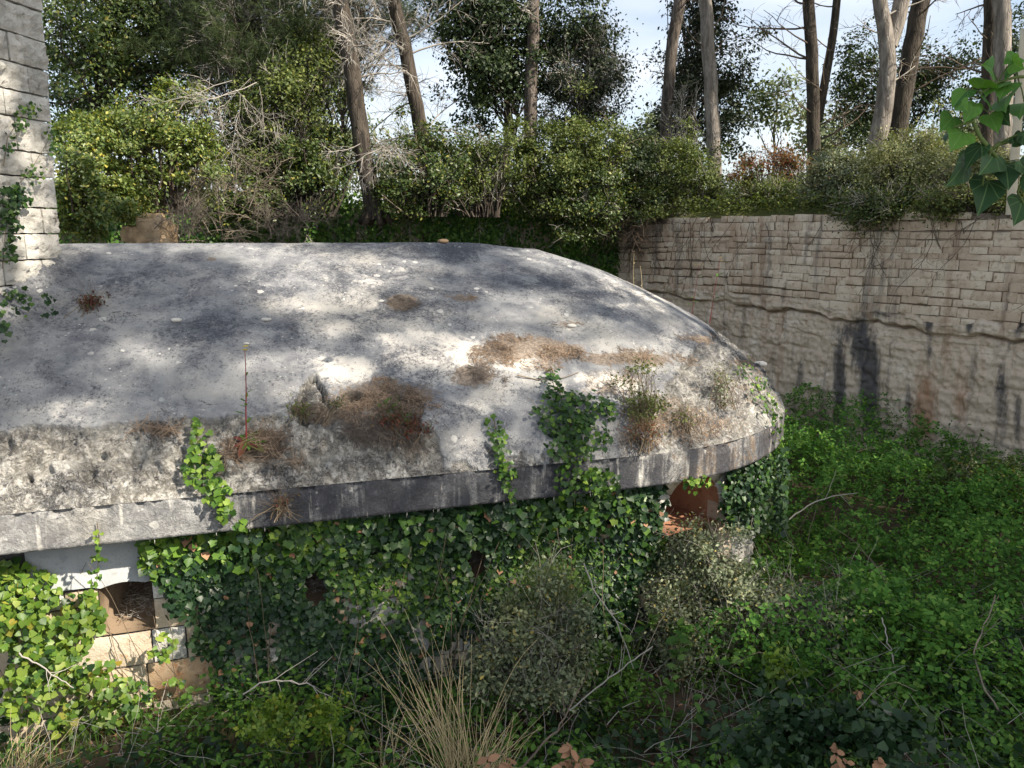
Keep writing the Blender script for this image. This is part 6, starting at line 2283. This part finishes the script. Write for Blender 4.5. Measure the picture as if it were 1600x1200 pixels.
near_stem = [p_ for px_, _ in NSTEM for p_ in near_path(px_)]
# base (u,v) -> tip (u,v), length comes from both; dark flag; how far it is turned from the viewer
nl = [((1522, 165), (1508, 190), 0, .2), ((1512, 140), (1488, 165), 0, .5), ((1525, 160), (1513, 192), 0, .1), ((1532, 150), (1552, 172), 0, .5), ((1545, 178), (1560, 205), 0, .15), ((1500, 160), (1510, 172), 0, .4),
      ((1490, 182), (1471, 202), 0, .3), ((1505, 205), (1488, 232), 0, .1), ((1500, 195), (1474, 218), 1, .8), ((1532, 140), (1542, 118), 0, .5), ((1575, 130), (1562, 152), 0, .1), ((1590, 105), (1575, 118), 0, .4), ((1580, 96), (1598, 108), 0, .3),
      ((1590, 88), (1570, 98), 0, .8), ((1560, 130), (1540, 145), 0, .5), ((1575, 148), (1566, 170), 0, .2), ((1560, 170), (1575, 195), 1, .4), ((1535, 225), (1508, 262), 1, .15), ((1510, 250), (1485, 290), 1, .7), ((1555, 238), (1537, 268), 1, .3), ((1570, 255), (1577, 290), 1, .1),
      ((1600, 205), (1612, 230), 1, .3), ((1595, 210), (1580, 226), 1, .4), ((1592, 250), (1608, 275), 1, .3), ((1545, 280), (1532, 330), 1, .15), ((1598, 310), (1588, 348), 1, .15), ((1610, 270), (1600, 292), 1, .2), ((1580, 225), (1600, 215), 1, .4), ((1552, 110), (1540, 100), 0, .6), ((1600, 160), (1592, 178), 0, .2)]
r = np.random.default_rng(700)
VW = np.array([0, 1.0, -.15])
for i, (b_, tip, dk, turn) in enumerate(nl):
    pb, pt = P(b_[0], b_[1], YB + r.uniform(-.04, .04)), P(tip[0], tip[1], YB + r.uniform(-.06, .02))
    d = pt - pb
    L = np.linalg.norm(d)
    Yv = d / L
    nn = unit(-unit(pb - np.array([0, 0, EYE])) * (1 - turn) + UP * .35 + r.normal(0, .22, 3) + np.array([r.choice([-1, 1]) * turn, 0, 0]))
    nn = unit(nn - Yv * (nn @ Yv))
    X = np.cross(Yv, nn)
    ns_ = near_stem[int(np.argmin([np.linalg.norm(pb - q_) for q_ in near_stem]))]
    tubes(A, curve_to(ns_, pb[None], r, 6, .3, .02), .0016, .0011, 5)
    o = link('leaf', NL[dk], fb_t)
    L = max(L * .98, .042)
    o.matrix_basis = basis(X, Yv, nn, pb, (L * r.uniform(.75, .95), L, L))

part('stem', A, M['greenstem'], fb_t, True)

# ============================================================ shading pines beyond the right side, whose broken crowns throw the dapple
LIT = [(480, 435, 110, 42, 1.0), (580, 415, 80, 22, .8), (430, 420, 50, 30, .8), (540, 470, 90, 22, .5), (700, 440, 90, 20, .55), (215, 560, 52, 20, .7), (125, 638, 50, 18, .75), (430, 560, 34, 20, .55), (530, 585, 44, 22, .7), (620, 530, 50, 16, .6),
       (700, 520, 60, 20, .5), (800, 568, 40, 22, 1.0), (830, 530, 90, 22, .6), (940, 585, 70, 24, .7), (900, 480, 80, 22, .55), (780, 480, 70, 18, .5),
       (880, 400, 90, 14, 1.0), (960, 440, 60, 24, 1.0), (1040, 490, 55, 24, 1.0), (1100, 530, 45, 18, 1.0), (1150, 560, 40, 16, .9), (640, 378, 120, 4, .8), (1000, 545, 60, 12, .5),
       (1080, 620, 80, 40, .75), (1150, 650, 60, 50, .85), (1200, 620, 20, 50, .9), (1120, 710, 70, 30, .8), (1030, 600, 50, 20, .6),
       (60, 700, 90, 26, .9), (180, 780, 130, 40, 1.0), (300, 740, 70, 50, 1.0), (60, 760, 60, 30, .6), (240, 830, 150, 26, .9), (330, 800, 40, 30, 1.0),
       (190, 960, 130, 70, .9), (80, 970, 110, 80, .9), (290, 900, 50, 50, .7), (100, 1060, 90, 40, .6), (420, 870, 50, 20, .4), (270, 1060, 50, 30, .4),
       (1015, 820, 30, 40, .95), (1060, 770, 40, 20, .8), (1140, 960, 60, 24, .6), (1100, 930, 30, 50, .4), (700, 1090, 90, 60, .25), (1000, 870, 24, 30, .8), (930, 765, 24, 18, .6), (1240, 860, 30, 16, .5),
       (280, 190, 260, 240, .96), (100, 280, 60, 120, .95), (450, 150, 150, 200, .85), (560, 160, 60, 170, .7), (350, 320, 100, 50, .8), (590, 270, 40, 40, .8), (750, 250, 60, 30, .5), (880, 240, 60, 40, .5), (1050, 280, 60, 50, .5), (760, 320, 80, 26, .75), (820, 90, 160, 130, .6)]
LIT += [(1425, 245, 85, 55, .95), (1200, 270, 80, 45, .6), (1530, 285, 70, 45, .7), (1388, 110, 30, 130, .8), (1110, 120, 22, 140, .8), (1330, 290, 50, 40, .4)]

SHADE = [(640, 392, 130, 6), (770, 428, 60, 12), (850, 447, 60, 13), (930, 475, 60, 14), (1010, 507, 55, 14), (1080, 540, 50, 11), (1150, 572, 40, 9), (200, 440, 150, 60), (320, 520, 70, 50)]


def litmask(u, v):
    r_ = np.zeros(len(u))
    for a, b, c, d, w in LIT:
        q_ = ((u - a) / c) ** 2 + ((v - b) / d) ** 2
        r_ = np.maximum(r_, w * sstep(1.35, .75, q_))
    return r_


def bandmask(u, v):
    r_ = np.ones(len(u))
    for a, b, c, d in SHADE:
        q_ = ((u - a) / c) ** 2 + ((v - b) / (d * .62)) ** 2
        r_ = r_ * sstep(.6, 1.5, q_)
    return r_


def landing_z(x, y):
    z_ = dome_z(x, y)
    back_ = ((x - CORNER[0]) * BN[0] + (y - CORNER[1]) * BN[1]) < 0
    z_ = np.maximum(z_, np.where(back_, WTOP + 1.2, np.where(wall_side(x, y) < -.1, WTOP + 2.0, .5)))
    # the wall under the eaves catches light over a strip in front of it
    s_ = dome_s(x, y)
    return np.where((s_ < 0) & (s_ > -1.2), np.maximum(z_, ZB - .4 + s_ * 1.6), z_)


r = np.random.default_rng(800)
nc = 7200
lx = r.uniform(-15, 12, nc)
ly = r.uniform(3.5, 24, nc)
lz = landing_z(lx, ly)
cl = np.stack([lx, ly, lz], -1)
Lc = 21 + 9 * fbm(np.stack([lx * .25, ly * .25, lx * 0], -1), 2, 801) + r.normal(0, 1.4, nc)
cc = cl + SUN * Lc[:, None]
per = 12
off = r.normal(0, .30, (nc * per, 3))
pos = np.repeat(cc, per, 0) + off
base_l = np.repeat(cl, per, 0)
sh_ = off - SUN * (off[:, 2:3] / SUN[2])
lp = base_l + sh_
lp[:, 2] = landing_z(lp[:, 0], lp[:, 1])
# follow every leaf's shadow down the sun direction to where it lands
tl = np.full(len(pos), np.nan)
t0_ = np.repeat(Lc, per) - 14
for q in np.arange(0, 23, .2):
    t_ = t0_ + q
    pz = pos - SUN * t_[:, None]
    h_ = np.isnan(tl) & (pz[:, 2] < landing_z(pz[:, 0], pz[:, 1]))
    tl[h_] = t_[h_]
tl = np.where(np.isnan(tl), np.repeat(Lc, per), tl)
lp = pos - SUN * tl[:, None]
# the tower face catches the light before it reaches the roof behind it
q_ = (lp - TC)
beh = (q_ @ TN < 0) & (pos @ TN > TC @ TN)
tt_ = ((pos - TC) @ TN) / (SUN @ TN)
hitT = pos - SUN * tt_[:, None]
onT = beh & ((hitT - TC) @ TE < 0) & (hitT[:, 2] > 2.6)
lp = np.where(onT[:, None], hitT, lp)
mk = np.zeros(len(lp))
for ox, oy in ((0, 0), (.26, 0), (-.26, 0), (0, .26), (0, -.26)):
    lq = lp + np.array([ox, oy, 0])
    lq[:, 2] = np.where(onT, lp[:, 2], landing_z(lq[:, 0], lq[:, 1]))
    u, v, dep = to_px(lq)
    mk = np.maximum(mk, litmask(u, v))
u, v, dep = to_px(lp)
mk = mk * bandmask(u, v)
plat = (wall_side(lp[:, 0], lp[:, 1]) < 0) & (lp[:, 0] > 3)
mk = np.where(plat, np.maximum(mk, .88), mk)
keep = r.random(len(u)) < (1 - np.where(onT, .6, mk)) ** 1.5
thin = fbm(np.stack([base_l[:, 0] * .8, base_l[:, 1] * .8, base_l[:, 0] * 0 + 2], -1), 3, 803)
keep &= r.random(len(u)) < np.maximum(.4 + .6 * sstep(.3, .5, thin), 1 - bandmask(u, v))
pos = pos[keep]
lpk = lp[keep]
bases = np.array([[21.5, 4.5, 0], [27, 17.0, 0], [20.5, -6.0, 0], [15.5, -14.0, 0]])
tops_ = bases + np.array([[-4.5, -1.5, 0], [-4, 0, 0], [-3.5, 1.5, 0], [-1, 3, 0]])
g = np.argmin(((pos[:, None, :2] - tops_[None, :, :2]) ** 2).sum(-1), 1)
for gi in range(4):
    P_ = pos[g == gi]
    if len(P_) < 50:
        continue
    gz0 = WTOP + .2
    b0 = bases[gi] + UP * gz0
    side = ['leaning over the ditch nearest the wall', 'tallest, behind the ditch wall', 'beside the near bank', 'furthest behind the viewer'][gi]
    t = thing('shade_pine', 'spreading pine outside the picture on the right, ' + side, 'tree', b0, 'pines shading the ditch from the right')
    A_ = Acc()
    ctop = np.array([*P_[:, :2].mean(0), P_[:, 2].mean() - 3.0])
    tr = curve_to(b0 - UP * .3, ctop[None], r, 14, .5, .02)
    tubes(A_, tr, .32, .16, 10)
    part('trunk', A_, M['bark'], t, True)
    A_ = Acc()
    sel = P_[r.integers(0, len(P_), 26)]
    st_ = tr[0][r.integers(8, 14, 26)]
    q = []
    for a, b in zip(st_, sel):
        q.append(curve_to(a, b[None], r, 6, .2, .05)[0])
    tubes(A_, np.array(q), .035, .01, 4)
    part('branch', A_, M['bark'], t)
    A_ = Acc()
    leaves(A_, 'diamond', P_ + r.normal(0, .12, P_.shape), leaf_axes(r.normal(0, .6, P_.shape) + SUN, None, r), .36 * r.uniform(.7, 1.2, len(P_)), 1.0)
    part('crown', A_, M['pine'], t)
